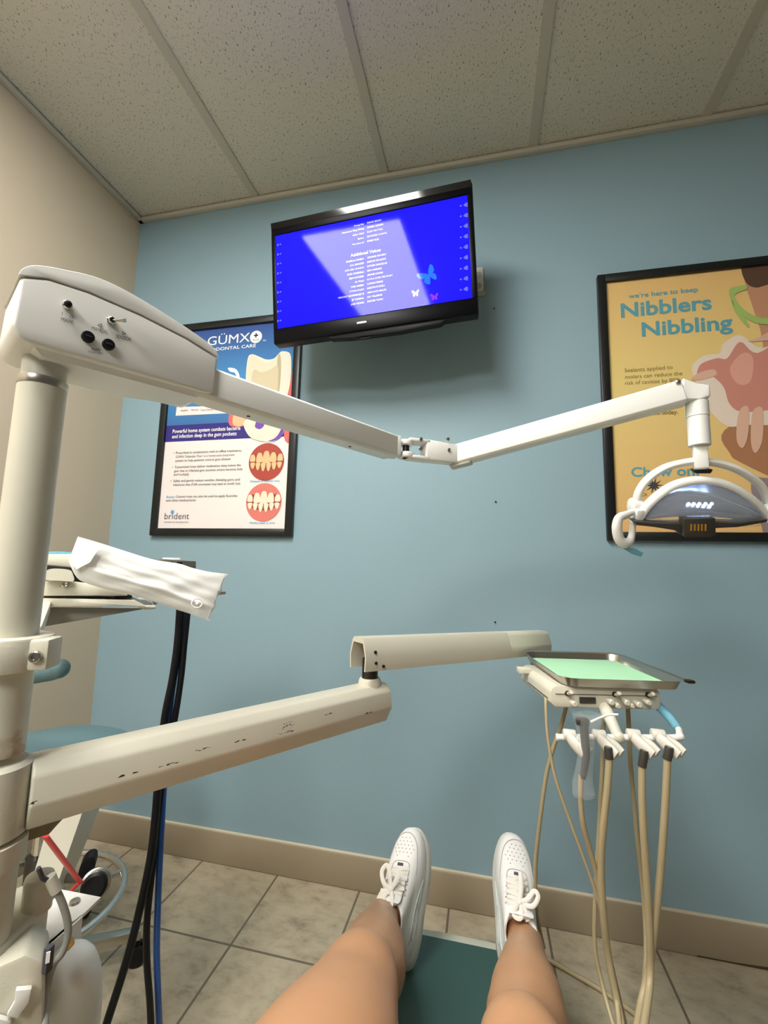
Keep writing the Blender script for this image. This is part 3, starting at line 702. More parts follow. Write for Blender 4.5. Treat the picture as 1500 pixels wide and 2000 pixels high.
# dark lower bar with slotted bulb cover
db = MB()
P = [(1236, 1018), (1275, 1022), (1320, 1023), (1395, 1020), (1445, 1022), (1500, 1014), (1498, 1020), (1440, 1030), (1397, 1032), (1397, 1046), (1390, 1050), (1340, 1050), (1333, 1046), (1318, 1036), (1280, 1030), (1245, 1026)]
db.prism([hl(x, y, .022) for x, y in P], HN*-.024, 0, .0012)
db.prism([hl(x, y, .030) for x, y in ((1336, 1014), (1398, 1012), (1399, 1046), (1336, 1048))], HN*-.02, 0, .002)
db.build('bulb_cover', 'smoke', head)
gr = MB()
for i in range(5):
    x = 1349+i*7; gr.prism([hl(x, 1024, .031), hl(x+3, 1024, .031), hl(x+2.6, 1037, .031), hl(x-.4, 1037, .031)], HN*-.003)
gr.build('vent_slots', 'orange', head)
for x in (1345, 1355, 1366, 1378, 1390):
    le = MB(); le.ball(hl(x, 984, -.030), .0032); le.build('lamp_bulb', 'led', head)
cp = MB(); cp.prism([hl(1347, 914, -.04), hl(1385, 914, -.04), hl(1380, 922, -.04), hl(1351, 922, -.04)], HN*.014, 0, .002); cp.build('pivot_bracket', 'smoke', head)
hn = MB()
hn.tube([hl(q[0], q[1], q[2]) for q in [(1236, 1000, 0), (1222, 1006, .012), (1209, 1012, .02), (1205, 1030, .026), (1209, 1052, .03), (1219, 1061, .03), (1229, 1058, .024), (1234, 1045, .016), (1236, 1022, .008)]], [.005, .006, .007, .008, .008, .008, .0075, .006, .005], 12, sm=4, flat=1.3)
hno = hn.build('positioning_handle', 'white', head)
hn = MB(); hn.prism([hl(1214, 1066, .03), hl(1240, 1071, .03), hl(1257, 1080, .03), hl(1252, 1088, .03), (hl(1234, 1082, .03)), hl(1218, 1072, .03)], HN*-.0015); hn.build('barrier_film', 'teal_film', hno, label='loose blue film')

# ------------------------------------------------------------------ delivery unit (lower arms, control head, holders)
du = thing('delivery_unit', 'cream jointed delivery arm with instrument control head and holder bar', 'dental delivery unit', (PA.x, PA.y, 0))
cl = MB()
cl.cyl(PA+UZ*1.020, PA+UZ*1.056, .040, seg=48, bev=.003)
ce = V((.80, -.60, 0)).normalized()
e0 = atb(84, 1273, .640); 
cl.box(PA+V((.038, .006, 1.038)), (.026, .030, .033), (V((.92, .39, 0)).normalized(), V((-.39, .92, 0)).normalized(), UZ), bev=.003)
clamp = cl.build('clamp_collar', 'cream', du)
vdir = -ray(84, 1273); vdir.z = 0; vdir.normalize()
sc_ = MB(); c = PA+V((.0415, .0045, 1.037))+V((.39, -.92, 0)).normalized()*.0150
bn = V((.39, -.92, 0)).normalized()
sc_.lathe([(.0062, -.002), (.0062, .0015), (.005, .0025), (.003, .0025), (.0028, .001)], c, bn, 24); sc_.build('clamp_bolt', 'steel', clamp)
lc = MB()
lc.lathe([(.030, .845), (.0345, .848), (.0345, .905), (.0335, .918), (.028, .922), (.0255, .9215)], PA, UZ, 48)
lc.lathe([(.030, .815), (.036, .818), (.036, .842), (.030, .844)], PA, UZ, 48)
lc.cyl(PA+UZ*.0, PA+UZ*.82, .0305, seg=40)
lc.build('pivot_collar', 'cream_old', du)
a2 = math.atan2(-.216-PA.x, .856-PA.y); D2 = V((math.sin(a2), math.cos(a2), 0)); E2 = V((math.cos(a2), -math.sin(a2), 0))
am = MB(); zL = .884
sec = [(-.017, .034), (.017, .034), (.029, .022), (.033, -.008), (.019, -.036), (-.019, -.036), (-.033, -.008), (-.029, .022)]
L2 = (V((-.216, .856, 0))-PA).length
am.prism([PA+D2*.030+E2*e+UZ*(zL+z) for e, z in sec], D2*(L2-.030+.030), 0, .003, 3)
arm = am.build('lower_arm', 'cream_worn', du)
ch = MB()
for q, w_, h_ in (((563, 1414), 9, 5), ((571, 1421), 5, 8), ((556, 1421), 4, 4), ((470, 1446), 12, 2), ((400, 1462), 14, 2), ((330, 1492), 12, 2.5), ((640, 1395), 10, 1.5), ((560, 1430), 16, 1.5), ((720, 1392), 8, 2), ((65, 1568), 2, 2), ((250, 1512), 10, 1.3)):
    nn = (E2*.9-UZ*.44) if q[1] > 1400+0 and q[0] < 500 else E2
    o = PA+E2*.0335+UZ*(zL-.008)
    nn = (E2*28+UZ*-14).normalized(); 
    c = atp(q[0], q[1], o, nn); k = .0009; ux = D2; uz = nn.cross(D2)
    for q_ in range(7):
        ox, oz = w_*k*random.uniform(-1, 1), h_*k*random.uniform(-1, 1); sz = .0008+.0017*random.random(); pts = []
        for i in range(8):
            t = i*math.pi/4; r_ = .4+.6*random.random(); pts.append(c+nn*.0002+ux*(ox+sz*min(2.2, w_/h_)*r_*math.cos(t))+uz*(oz+sz*.55*r_*math.sin(t)))
        ch.poly(pts)
ch.build('paint_chips', 'chip', arm)
pv = MB(); PE = V((-.216, .856, 0))
pv.lathe([(.022, .912), (.0215, .924), (.019, .929), (.012, .929)], PE, UZ, 32, 0); pv.cyl(PE+UZ*.925, PE+UZ*.965, .0155, seg=28, m=1)
pv.build('elbow_pivot', ['cream_old', 'dark_metal'], du)
ua = MB()
S1 = atd(1060, 1255, 1.21); D3 = V((S1.x-PE.x, S1.y-PE.y, 0)); L3 = D3.length; D3.normalize(); E3 = V((D3.y, -D3.x, 0)); D3 = (D3+UZ*-.048).normalized()
zt = 1.006
o = [(-.014, zt), (.014, zt), (.019, zt-.006), (.027, zt-.034), (.025, zt-.060)]
sec = [(-.025, zt-.060), (-.027, zt-.034), (-.019, zt-.006)]+o
inn = [(.022, zt-.060), (.0235, zt-.034), (.0155, zt-.010), (-.0155, zt-.010), (-.0235, zt-.034), (-.022, zt-.060)]
def ring3(s, pts): return [PE+D3*s+E3*e+UZ*z for e, z in pts]
ua.prism(ring3(-.030, sec+inn), D3*(L3*.70+.030), 0, 0)
ua.prism(ring3(L3*.70+.001, [(e*1.02, z) for e, z in sec]), D3*(L3*.30), 0, .002)
uo = ua.build('upper_arm', 'cream', du)
ui = MB(); ui.box(PE+D3*.05+UZ*(zt-.035), (.10, .024, .030), (D3, E3, UZ), m=0, bev=.003); ui.build('arm_spring_block', 'dark_metal', uo)
for s, z in ((-.018, zt-.045), (.0, zt-.052), (-.020, zt-.025)):
    us = MB(); us.lathe([(.003, -.001), (.003, .001), (.001, .0014)], PE+D3*(s+.012)+E3*.0265+UZ*z, E3, 12); us.build('cover_screw', 'dark_metal', uo)
# control head
ra = math.radians(13); BX = V((math.cos(ra), math.sin(ra), 0)); BY = V((-math.sin(ra), math.cos(ra), 0))
B0 = V((.129, .940, 0)); BW, BD = .207, .185
def bx(x, y, z): return B0+BX*x+BY*y+UZ*z
hb = MB()
hb.prism([bx(.0, 0, .917), bx(-.004, 0, .908), bx(-.004, 0, .888), bx(.004, 0, .880), bx(BW-.004, 0, .880), bx(BW+.002, 0, .888), bx(BW+.002, 0, .912), bx(BW-.006, 0, .9205), bx(.008, 0, .9205)], BY*BD, 0, .0025)
headb = hb.build('control_head', 'cream', du)
hs_ = MB(); hs_.box(bx(-.0042, .075, .893), (.0012, .12, .0018), (BX, BY, UZ)); hs_.box(bx(BW/2, -.0006, .9055), (BW-.01, .0012, .0008), (BX, BY, UZ)); hs_.build('panel_seam', 'chip', headb)
def fp(px, py, off=0): return atp(px, py, B0-BY*off, BY)
gg = MB(); a = fp(1131, 1361); b_ = fp(1163, 1374); gg.box(((a+b_)/2-BY*.001), (abs((b_-a).dot(BX)), .003, abs(a.z-b_.z)), (BX, BY, UZ), bev=.0008); gg.build('pressure_gauge', 'smoke', headb)
for q in ((1108, 1354), (1200, 1356), (1265, 1357)):
    tg = MB(); c = fp(*q); tg.lathe([(.005, -.001), (.005, .002), (.0038, .004)], c, -BY, 18, 1); tg.tube([c-BY*.002, c-BY*.010+UZ*.002, c-BY*.018+UZ*.007], [.0028, .0034, .0038], 10, 0); tg.build('toggle', ['cream', 'dark_metal'], headb)
for q, r_ in (((1116, 1370), .0058), ((1187, 1367), .0055), ((1199, 1374), .005), ((1217, 1368), .006), ((1240, 1372), .0058), ((1226, 1374), .0045), ((1258, 1368), .005)):
    kn = MB(); c = fp(*q); kn.lathe([(r_*.8, -.001), (r_*.8, .006), (r_, .007), (r_, .016), (r_*.7, .018)], c, -BY, 18); kn.build('control_knob', 'cream', headb)
bk = MB(); sE = V((S1.x, S1.y, .925))-D3*.03
bk.cyl(sE-UZ*.035, sE+UZ*.012, .017, seg=24, bev=.002)
pB = bx(.03, BD-.02, .898); dB = V((sE.x-pB.x, sE.y-pB.y, 0)); lB = dB.length; dB.normalize()
bk.box(pB.lerp(V((sE.x, sE.y, .898)), .5), (lB+.02, .034, .022), (dB, V((-dB.y, dB.x, 0)), UZ), bev=.003)
bk.box(bx(-.01, BD-.045, .918), (.030, .022, .012), (BX, BY, UZ), bev=.002)
for x in (.05, .17): bk.box(bx(x, .09, .9195), (.02, .14, .004), (BX, BY, UZ), bev=.001)
bk.build('tray_bracket', 'cream', headb)
# holder bar, loop handle and forks
bar = MB()
YB_ = .915
def yb(px, py, dy=0): return aty(px, py, YB_+dy)
b0_, b1_ = yb(1086, 1440), yb(1318, 1441)
bar.tube([b0_, b0_.lerp(b1_, .5), b1_, yb(1327, 1434, .01), yb(1322, 1418, .04), yb(1300, 1392, .07), bx(BW-.006, .03, .886)], .0058, 14, sm=5)
bar.cyl(b0_, b0_+V((.004, 0, 0)), .0066, seg=20)
baro = bar.build('holder_bar', 'white_soft', du)
fl = MB(); fl.tube([yb(1324, 1424, .03), yb(1316, 1412, .045), yb(1302, 1395, .065), bx(BW+.002, .028, .890)], [.0075, .0078, .0085, .009], 12, sm=4); fl.build('barrier_film', 'teal_film', baro, label='blue plastic barrier film')
st = MB(); st.tube([bx(.105, .02, .885), fp(1186, 1392, .01), yb(1208, 1440)], [.013, .0115, .0085], 18, sm=4); st.ball(yb(1208, 1440), .0105); st.build('bar_support', 'cream', du)
hb_ = yb(1208, 1440)
HOLD = [(1112, 1436), (1170, 1437), (1237, 1436), (1285, 1436)]
for (hx, hy) in HOLD:
    c = yb(hx, hy); k = MB()
    k.cyl(c-V((.011, 0, 0)), c+V((.011, 0, 0)), .0105, seg=24, bev=.002)
    F = V((.62, -.62, -.48)).normalized(); S = V((.70, .70, 0)); U_ = S.cross(F).normalized()
    if U_.z < 0: U_ = -U_
    for sg in (-1, 1):
        rings = []
        for t, (off, wd, ht_) in zip((0, .35, .7, 1), ((.003, .0085, .0090), (.0068, .0072, .0110), (.0086, .0056, .0112), (.0086, .0042, .0092))):
            q = c+F*(.002+.040*t)+S*(sg*off)
            rings.append([q+S*(wd*math.cos(a))+U_*(ht_*math.sin(a)) for a in [i*math.pi/8 for i in range(16)]])
        k.loft(rings)
    k.build('instrument_holder', 'holder', du)
def hose(mb, pts, r, m=0): mb.tube([aty(x, y, Y) for x, y, Y in pts], r, 10, m, sm=5)
hz = MB(); hose(hz, [(1066, 1364, .965), (1066, 1376, .955), (1070, 1440, .945), (1085, 1520, .94), (1112, 1600, .94), (1145, 1690, .94), (1172, 1770, .94), (1192, 1870, .94), (1222, 2000, .92), (1240, 2080, .85)], .0030); hz.build('supply_tube', 'tan_hose', du)
hz = MB(); hose(hz, [(1110, 1362, 1.02), (1107, 1376, 1.02), (1095, 1420, 1.03), (1078, 1470, 1.04), (1066, 1520, 1.05), (1055, 1600, 1.06), (1046, 1690, 1.08), (1048, 1780, 1.10), (1062, 1850, 1.14)], .0042); hz.build('supply_tube', 'tan_hose', du)
hz = MB(); hose(hz, [(1226, 1376, 1.05), (1229, 1440, 1.06), (1232, 1500, 1.07), (1238, 1560, 1.08), (1245, 1640, 1.08), (1256, 1740, 1.08), (1262, 1850, 1.05), (1255, 1950, 1.0), (1240, 2050, .9)], .0045); hz.build('supply_tube', 'tan_hose', du)
hz = MB(); hose(hz, [(1180, 1380, 1.02), (1176, 1500, 1.0), (1170, 1620, 1.0), (1163, 1740, 1.0), (1162, 1850, 1.0), (1178, 1930, .99), (1200, 2010, .95)], .0040); hz.build('supply_tube', 'tan_hose', du)
hz = MB(); hz.tube([atz(1060, 1868, .012), atz(1090, 1885, .008), atz(1125, 1905, .008), atz(1165, 1928, .008), atz(1205, 1955, .008), atz(1245, 1985, .008), atz(1290, 2030, .008)], .006, 10, sm=5)
tag(hz.build('floor_tube', 'tan_hose', loc=atz(1165, 1928, 0)), 'tan tube lying across the floor tiles right of the chair', 'tube')
# instruments hanging in the forks
def inst(hx, hy, pts, label):
    c = aty(hx, hy, .885); t = thing('handpiece_hose', label, 'dental hose', (c.x, c.y, aty(*pts[-1]).z), 'tan hoses hanging in the instrument holders')
    h = MB(); a = aty(pts[0][0], pts[0][1], pts[0][2]); h.tube([a+V((0, 0, .004)), c, c+(c-a)*.15], [.0070, .0072, .006], 14); h.build('connector', 'smoke', t, label='dark grey connector sleeve')
    h = MB(); hose(h, [(pts[0][0]+.4, pts[0][1]-9, pts[0][2])]+pts, .0060); h.build('tubing', 'tan_hose', t)
inst(1188, 1462, [(1190, 1486, .885), (1186, 1540, .885), (1178, 1620, .89), (1174, 1700, .90), (1180, 1800, .91), (1190, 1880, .92), (1212, 1990, .90), (1225, 2080, .8)], 'tan hose hanging in the second holder from left beside the sleeved syringe')
inst(1258, 1470, [(1254, 1502, .885), (1254, 1560, .885), (1258, 1640, .89), (1264, 1730, .90), (1269, 1830, .91), (1269, 1920, .91), (1252, 2040, .82)], 'tan hose hanging in the third holder, middle of the three')
inst(1307, 1462, [(1303, 1488, .885), (1301, 1540, .885), (1296, 1620, .89), (1289, 1710, .90), (1280, 1800, .91), (1268, 1890, .92), (1252, 1960, .90), (1236, 2060, .82)], 'tan hose hanging in the rightmost holder under the blue film')
sy = thing('air_water_syringe', 'air water syringe in a clear plastic sleeve at the leftmost holder', 'syringe', aty(1140, 1555, .885))
h = MB(); h.tube([aty(1140, 1412, .885), aty(1142, 1440, .885), aty(1144, 1480, .885), aty(1138, 1520, .885)], [.0085, .0075, .0068, .005], 16, sm=3); h.box(aty(1137, 1409, .885), (.022, .016, .012), m=0, bev=.003); h.build('syringe_body', 'smoke', sy)
h = MB(); h.tube([aty(1155, 1410, .885), aty(1172, 1402, .88), aty(1190, 1396, .875), aty(1208, 1396, .87)], [.0026, .0022, .002, .002], 10, sm=4); h.build('syringe_tip', 'white', sy)
h = MB()
rings = []
for i, (x, y, w_) in enumerate([(1150, 1392, .030), (1148, 1410, .024), (1143, 1440, .014), (1144, 1470, .013), (1142, 1500, .014), (1140, 1530, .017), (1142, 1556, .019)]):
    c = aty(x, y, .885); rings.append([c+V((w_*math.cos(t)*(1+.12*math.sin(3*t+i)), .011*math.sin(t)*(1+.15*math.cos(2*t+i)), .002*math.sin(5*t+i))) for t in [k*math.pi/10 for k in range(20)]])
h.loft(rings, 0, False); h.build('plastic_sleeve', 'sleeve_clear', sy, label='clear thin plastic sleeve')
h = MB(); hose(h, [(1135, 1515, .886), (1134, 1560, .886), (1139, 1610, .89), (1152, 1660, .90), (1168, 1720, .91), (1180, 1800, .915), (1192, 1880, .92), (1205, 1960, .91), (1215, 2050, .85)], .0045); h.build('tubing', 'tan_hose', sy)

# tray
TA = math.radians(11); UX = V((math.cos(TA), math.sin(TA), 0)); UY = V((-math.sin(TA), math.cos(TA), 0))
TC = V((.236, 1.085, .922))
def rrect(w_, d_, r_, z, n=6):
    out = []
    for cx, cy, a in ((w_/2-r_, d_/2-r_, 0), (-w_/2+r_, d_/2-r_, 90), (-w_/2+r_, -d_/2+r_, 180), (w_/2-r_, -d_/2+r_, 270)):
        for i in range(n+1):
            t = math.radians(a+90*i/n); out.append(TC+UX*(cx+r_*math.cos(t))+UY*(cy+r_*math.sin(t))+UZ*z)
    return out
tr = thing('instrument_tray', 'shallow steel instrument tray lined with pale green paper', 'tray', TC)
t_ = MB(); t_.loft([rrect(.212, .250, .022, .002), rrect(.212, .250, .022, .0), rrect(.222, .260, .026, .0), rrect(.236, .274, .032, .016), rrect(.248, .284, .036, .018), rrect(.248, .284, .036, .0165), rrect(.2365, .2745, .0325, .0145), rrect(.2235, .2615, .0265, .0015)][:5], 0, False)
t_.poly(rrect(.213, .251, .022, .001)); t_.build('tray_pan', 'steel', tr)
t_ = MB(); t_.prism(rrect(.206, .246, .018, .0026), UZ*.0008); t_.build('tray_liner', 'green_paper', tr, label='pale green paper liner')
# hooked rim end at the right corner
t_ = MB(); t_.box(TC+UX*.122-UY*.132+UZ*.017, (.014, .016, .006), (UX, UY, UZ), bev=.002); t_.build('corner_clip', 'dark_metal', tr)

# ------------------------------------------------------------------ unit base at lower left
ub = thing('post_bracket', 'cream bracket block with round peg clamped low on the post', 'bracket', V((PA.x+.06, PA.y+.03, .55)))
k = MB()
zt_ = .745
P = [atz(x, y, zt_) for x, y in ((-60, 1900), (0, 1851), (60, 1795), (100, 1752), (60, 1720), (-40, 1760))]
k.prism(P, UZ*-.05, 0, .006, 3); k.build('slab', 'cream_old', ub)
k = MB(); c = atz(72, 1766, zt_); k.lathe([(.0150, -.005), (.0150, .027), (.0138, .031), (.009, .033)], c, UZ, 30); k.build('peg', 'cream_old', ub)
k = MB(); k.prism([atb(50, 1612, .655), atb(142, 1574, .735), atb(128, 1594, .73), atb(96, 1630, .69), atb(52, 1644, .655)], V((-.03, .02, 0)), 0, .001); k.build('rusty_gusset', 'dirty', du, label='rusty brown underside')
wp = thing('mounting_plate', 'white bent steel plate with a screw beside the water bottle', 'plate', atz(140, 1760, .45))
k = MB(); zp = .685
P = [atz(x, y, zp) for x, y in ((120, 1737), (197, 1752), (160, 1788), (78, 1860), (70, 1800))]
k.prism(P, UZ*-.004, 0)
k.prism([P[1], P[2], P[3], P[3]-UZ*.17, P[2]-UZ*.03, P[1]-UZ*.012][1:4]+[P[3]-UZ*.17, P[2]-UZ*.035][1:], (E1*.003), 0)
k.prism([P[2], P[3], P[3]-UZ*.20, P[3]-UZ*.20+(P[2]-P[3])*.05, P[2]-UZ*.03], E1*-.004, 0)
k.build('plate', 'white_soft', wp)
k = MB(); k.lathe([(.007, 0), (.006, .003), (.003, .004)], atz(146, 1763, zp), UZ, 20); k.build('plate_screw', 'steel', wp)
wb_ = MB(); c = atz(152, 1850, .60); c.z = 0
bc = atb(124, 1950, .70)
wb_.lathe([(.040, .33), (.041, .345), (.041, .525), (.0405, .538), (.0392, .550), (.037, .562), (.0338, .573), (.0295, .583), (.024, .590), (.017, .595), (.006, .598)], V((bc.x, bc.y, atb(150, 1846, .70).z-.598)), UZ, 40)
wbo = tag(wb_.build('water_bottle', 'bottle', loc=(bc.x, bc.y, .33)), 'frosted white round-shouldered bottle under the white plate', 'bottle')
k = MB(); k.tube([atb(75, 1695, .63), atb(83, 1715, .635), atb(98, 1722, .64)], [.0022, .0024, .0026], 12, 1); k.tube([atb(96, 1718, .64), atb(108, 1735, .64), atb(122, 1765, .64), atb(132, 1800, .64), atb(132, 1830, .64), atb(122, 1860, .64), atb(104, 1885, .64), atb(92, 1930, .64), atb(86, 2010, .62)], .0037, 14, 0, sm=5); k.tube([atb(97, 1712, .64), atb(110, 1741, .64)], [.0058, .0055], 18, 2)
cr_ = thing('grey_hose', 'grey hose with white ferrule curving down past the white plate', 'hose', atb(90, 1990, .63))
k.build('hose_length', ['grey_hose', 'dark_ink', 'sleeve'], cr_)
k = MB(); k.tube([atb(118, 1862, .66), atb(132, 1848, .66), atb(140, 1838, .66)], [.004, .006, .007], 10, flat=.6); tag(k.build('amber_tag', 'orange', loc=atb(125, 1856, .66)), 'amber plastic tag behind the grey hose on the bottle', 'tag')
ad = thing('power_adapter', 'dark inline connector with white sticker hanging on the post cable', 'connector', atb(92, 1910, .60))
k = MB(); k.box(atb(94, 1873, .60), (.0065, .008, .024), bev=.0015); k.build('adapter_body', 'dark_ink', ad)
k = MB(); k.box(atb(93.5, 1870, .5945), (.0035, .001, .010), (V((.72, .69, 0)), V((-.69, .72, 0)), UZ)); k.build('sticker', 'paper', ad)
bl_ = MB(); P = [atb(x, y, .62) for x, y in ((-40, 1905), (50, 1865), (84, 1880), (84, 2060), (-40, 2060))]
bl_.prism(P, V((-.69, .72, 0))*.05, 0, .004); 
ubody = thing('junction_box', 'pale unit body in the bottom left corner beneath the bracket block', 'cabinet', atb(30, 2050, .62))
bl_.build('box_body', 'cream_old', ubody)
bl_ = MB(); P = [atb(x, y, .612) for x, y in ((30, 1935), (62, 1932), (56, 1960), (34, 1990), (12, 1985), (28, 1958))]; bl_.prism(P, V((-.69, .72, 0))*.006, 0, .001)
P = [atb(x, y, .612) for x, y in ((-10, 1988), (22, 1996), (5, 2030), (-20, 2030))]; bl_.prism(P, V((-.69, .72, 0))*.006, 0, .001)
bl_.build('reflective_strip', 'white', ubody)

# ------------------------------------------------------------------ equipment stand with control box, pouch and hoses
SXn = V((.70, .714, 0)).normalized(); SYn = V((-.714, .70, 0)).normalized()      # along the shelf / away from camera
def sh_(px, py, R=1.1): return atp(px, py, CAM+V((ray(190, 1170).x, ray(190, 1170).y, 0)).normalized()*R, SYn)
sd = thing('equipment_shelf', 'cream equipment shelf held out behind the post under a control box', 'shelf', sh_(160, 1190)+SYn*.1)
k = MB()
A_ = sh_(60, 1168); B_ = sh_(262, 1172); C_ = sh_(285, 1184); D_ = sh_(305, 1184)
th = V((0, 0, -.011))
k.prism([A_, B_, C_, D_, D_+th*.5, C_+th*.7, B_+th*1.2, A_+th*1.4], SYn*.26, 0, .001)
k.build('shelf', 'cream', sd)
k = MB(); k.prism([sh_(50, 1186, 1.12), sh_(285, 1189, 1.12), sh_(75, 1226, 1.12), sh_(50, 1232, 1.12)], SYn*.012, 0, .001); k.build('shelf_gusset', 'grey_hose', sd)  # gusset in grey, not cream: shade under the shelf put into its colour
k = MB(); qa = sh_(70, 1180, 1.13); qb = PA+UZ*qa.z; dq = qa-qb; lq = dq.length; dq.normalize()
k.box(qb.lerp(qa, .55)+UZ*-.004, (lq*.9, .05, .022), (dq, V((-dq.y, dq.x, 0)).normalized(), UZ), bev=.003); k.build('shelf_arm', 'cream', sd)
fs = thing('floor_pedestal', 'slanted cream pedestal casing standing beneath the lower delivery arm', 'pedestal', V((-.86, .80, 0)))
k = MB(); k.loft([[atb(x, y, R) for x, y, R in ((110, 1555, 1.10), (172, 1555, 1.10), (200, 1565, 1.20), (140, 1555, 1.20))], [atb(x, y, R) for x, y, R in ((45, 1780, 1.02), (95, 1775, 1.02), (118, 1770, 1.10), (70, 1775, 1.10))]]); k.build('casing', 'cream', fs)
k = MB(); fb = atb(78, 1776, 1.05); k.box((fb.x-.02, fb.y, fb.z/2), (.10, .10, fb.z), (SXn, SYn, UZ), bev=.006); k.build('foot', 'cream', fs)
cb_ = thing('control_box', 'cream dental control box with latch on the shelf behind the post', 'control box', sh_(160, 1168)+SYn*.1)
k = MB(); k.prism([sh_(60, 1136), sh_(120, 1133), sh_(175, 1140), sh_(245, 1155), sh_(250, 1164), sh_(60, 1164)], SYn*.20, 0, .003); k.build('lower_case', 'cream', cb_)
k = MB(); k.prism([sh_(60, 1102, 1.11), sh_(148, 1110, 1.11), sh_(230, 1122, 1.11), sh_(300, 1130, 1.11), sh_(240, 1152, 1.11), sh_(160, 1140, 1.11), sh_(60, 1132, 1.11)], SYn*.17, 0, .002); k.build('dark_tray', 'black', cb_)
k = MB(); k.prism([sh_(60, 1083, 1.115), sh_(140, 1082, 1.115), sh_(250, 1092, 1.115), sh_(300, 1128, 1.115), sh_(150, 1110, 1.115), sh_(60, 1102, 1.115)], SYn*.16, 0, .003); k.build('upper_case', 'cream', cb_)
k = MB(); k.prism([sh_(60, 1079, 1.14), sh_(115, 1077, 1.14), sh_(180, 1081, 1.14), sh_(180, 1084, 1.14), sh_(60, 1084, 1.14)], SYn*.10, 0, .001); k.build('top_pad', 'teal_film', cb_, label='pale blue pad')
k = MB(); k.blob([sh_(88, 1132, 1.085), sh_(89, 1120, 1.085), sh_(95, 1112, 1.085), (sh_(115, 1111, 1.085)), sh_(136, 1114, 1.085), sh_(142, 1122, 1.085), sh_(143, 1135, 1.085), sh_(115, 1134, 1.085)], SYn*.014, 0, 4); k.build('latch', 'cream', cb_)
k = MB(); k.lathe([(.0065, 0), (.0065, .003), (.0045, .0045), (.002, .003)], sh_(127, 1141, 1.099), -SYn, 20); k.build('case_screw', 'steel', cb_)
for x0, x1 in ((170, 196), (225, 258)):
    k = MB(); k.prism([sh_(x0, 1164, 1.105), sh_(x1, 1164, 1.105), sh_(x1, 1168, 1.105), sh_(x0, 1168, 1.105)], SYn*.05); k.build('rubber_foot', 'black', cb_)
rk = thing('hose_rack', 'grey metal rack end with small black switches beyond the white pouch', 'rack', sh_(350, 1150, 1.2))
k = MB(); k.prism([sh_(306, 1091, 1.17), sh_(383, 1096, 1.17), sh_(383, 1108, 1.17), sh_(378, 1140, 1.17), sh_(330, 1160, 1.17), sh_(303, 1183, 1.17), sh_(303, 1100, 1.17)], SYn*.06, 0, .002)
k.build('rack_body', 'steel', rk)
for x in (333, 351):
    k = MB(); k.prism([sh_(x-5, 1098, 1.168), sh_(x+5, 1098, 1.168), sh_(x+5, 1104, 1.168), sh_(x-5, 1104, 1.168)], SYn*.004); k.build('rack_switch', 'black', rk)
k = MB(); k.text('ABOVE', sh_(360, 1105, 1.1665), SXn, UZ, wid=.022, hgt=.008); k.build('rack_lettering', 'ink', rk)
k = MB(); k.tube([sh_(415, 1160, 1.17), sh_(440, 1157, 1.17)], .0045, 12); k.tube([sh_(345, 1140, 1.19), sh_(415, 1160, 1.175)], .005, 10); k.build('rack_pin', 'steel', rk)
k = MB(); k.prism([sh_(320, 1089, 1.18), sh_(352, 1090, 1.18), sh_(352, 1094, 1.18), sh_(320, 1094, 1.18)], SYn*.03, 0, .001); k.build('rack_cap', 'white_soft', rk)
# pouch
pouch = MB()
top_ = [(152, 1048), (200, 1062), (250, 1078), (300, 1093), (350, 1101), (375, 1109), (410, 1117), (446, 1121)]
bot_ = [(134, 1096), (152, 1130), (190, 1146), (240, 1158), (290, 1172), (340, 1189), (378, 1201), (411, 1213)]
tq, _ = spline([V((x, y, 0)) for x, y in top_], [1]*8, 6, False); bq, _ = spline([V((x, y, 0)) for x, y in bot_], [1]*8, 6, False)
def pt(u, v, side):
    n = len(tq)-1; i = min(int(u*n), n-1); f = u*n-i
    a = tq[i].lerp(tq[i+1], f); b_ = bq[i].lerp(bq[i+1], f); p = a.lerp(b_, v)
    ed = max(0, math.sin(math.pi*min(max(v, 0), 1)))**.6*max(0, math.sin(math.pi*min(max(u*1.0, 0), 1)))**.5
    zig = .0
    if u > .97: p = p+V((-5*abs(math.sin(v*9)), 0, 0))
    wr = .25*(.004*math.sin(7*u*2.2+3*v)*math.sin(5*v+4*u)+.003*math.sin(23*u+11*v)+.0025*math.sin(31*v-9*u))
    fold = .012*math.exp(-((v-.62-.12*u)/.05)**2)*(u < .95)
    off = side*.008*ed+(wr+fold*.35)*ed
    return sh_(p.x, p.y, 1.045-off)
NU, NV = 60, 26; b = bmesh.new(); G = {}
for sd_ in (1, -1):
    for i in range(NU+1):
        for j in range(NV+1):
            key = (i, j, sd_ if 0 < i < NU and 0 < j < NV else 0)
            if key not in G: G[key] = b.verts.new(pt(i/NU, j/NV, sd_))
def gk(i, j, s): return G[(i, j, s if 0 < i < NU and 0 < j < NV else 0)]
for s in (1, -1):
    for i in range(NU):
        for j in range(NV):
            q = [gk(i, j, s), gk(i+1, j, s), gk(i+1, j+1, s), gk(i, j+1, s)]
            b.faces.new(q if s > 0 else q[::-1])
bmesh.ops.recalc_face_normals(b, faces=b.faces); pouch.add(b)
po_ = thing('paper_pouch', 'crumpled white paper pouch leaning over the control box', 'pouch', sh_(290, 1190, 1.045))
pouch.build('pouch_sheet', 'paper', po_, smooth=60)
k = MB(); k.prism([sh_(152, 1049, 1.036), sh_(212, 1068, 1.030), sh_(190, 1076, 1.030), sh_(176, 1098, 1.030), sh_(150, 1112, 1.034), sh_(137, 1096, 1.036)], SYn*.002, 0); k.build('end_flap', 'paper', po_)
k = MB(); c = sh_(385, 1178, 1.026)
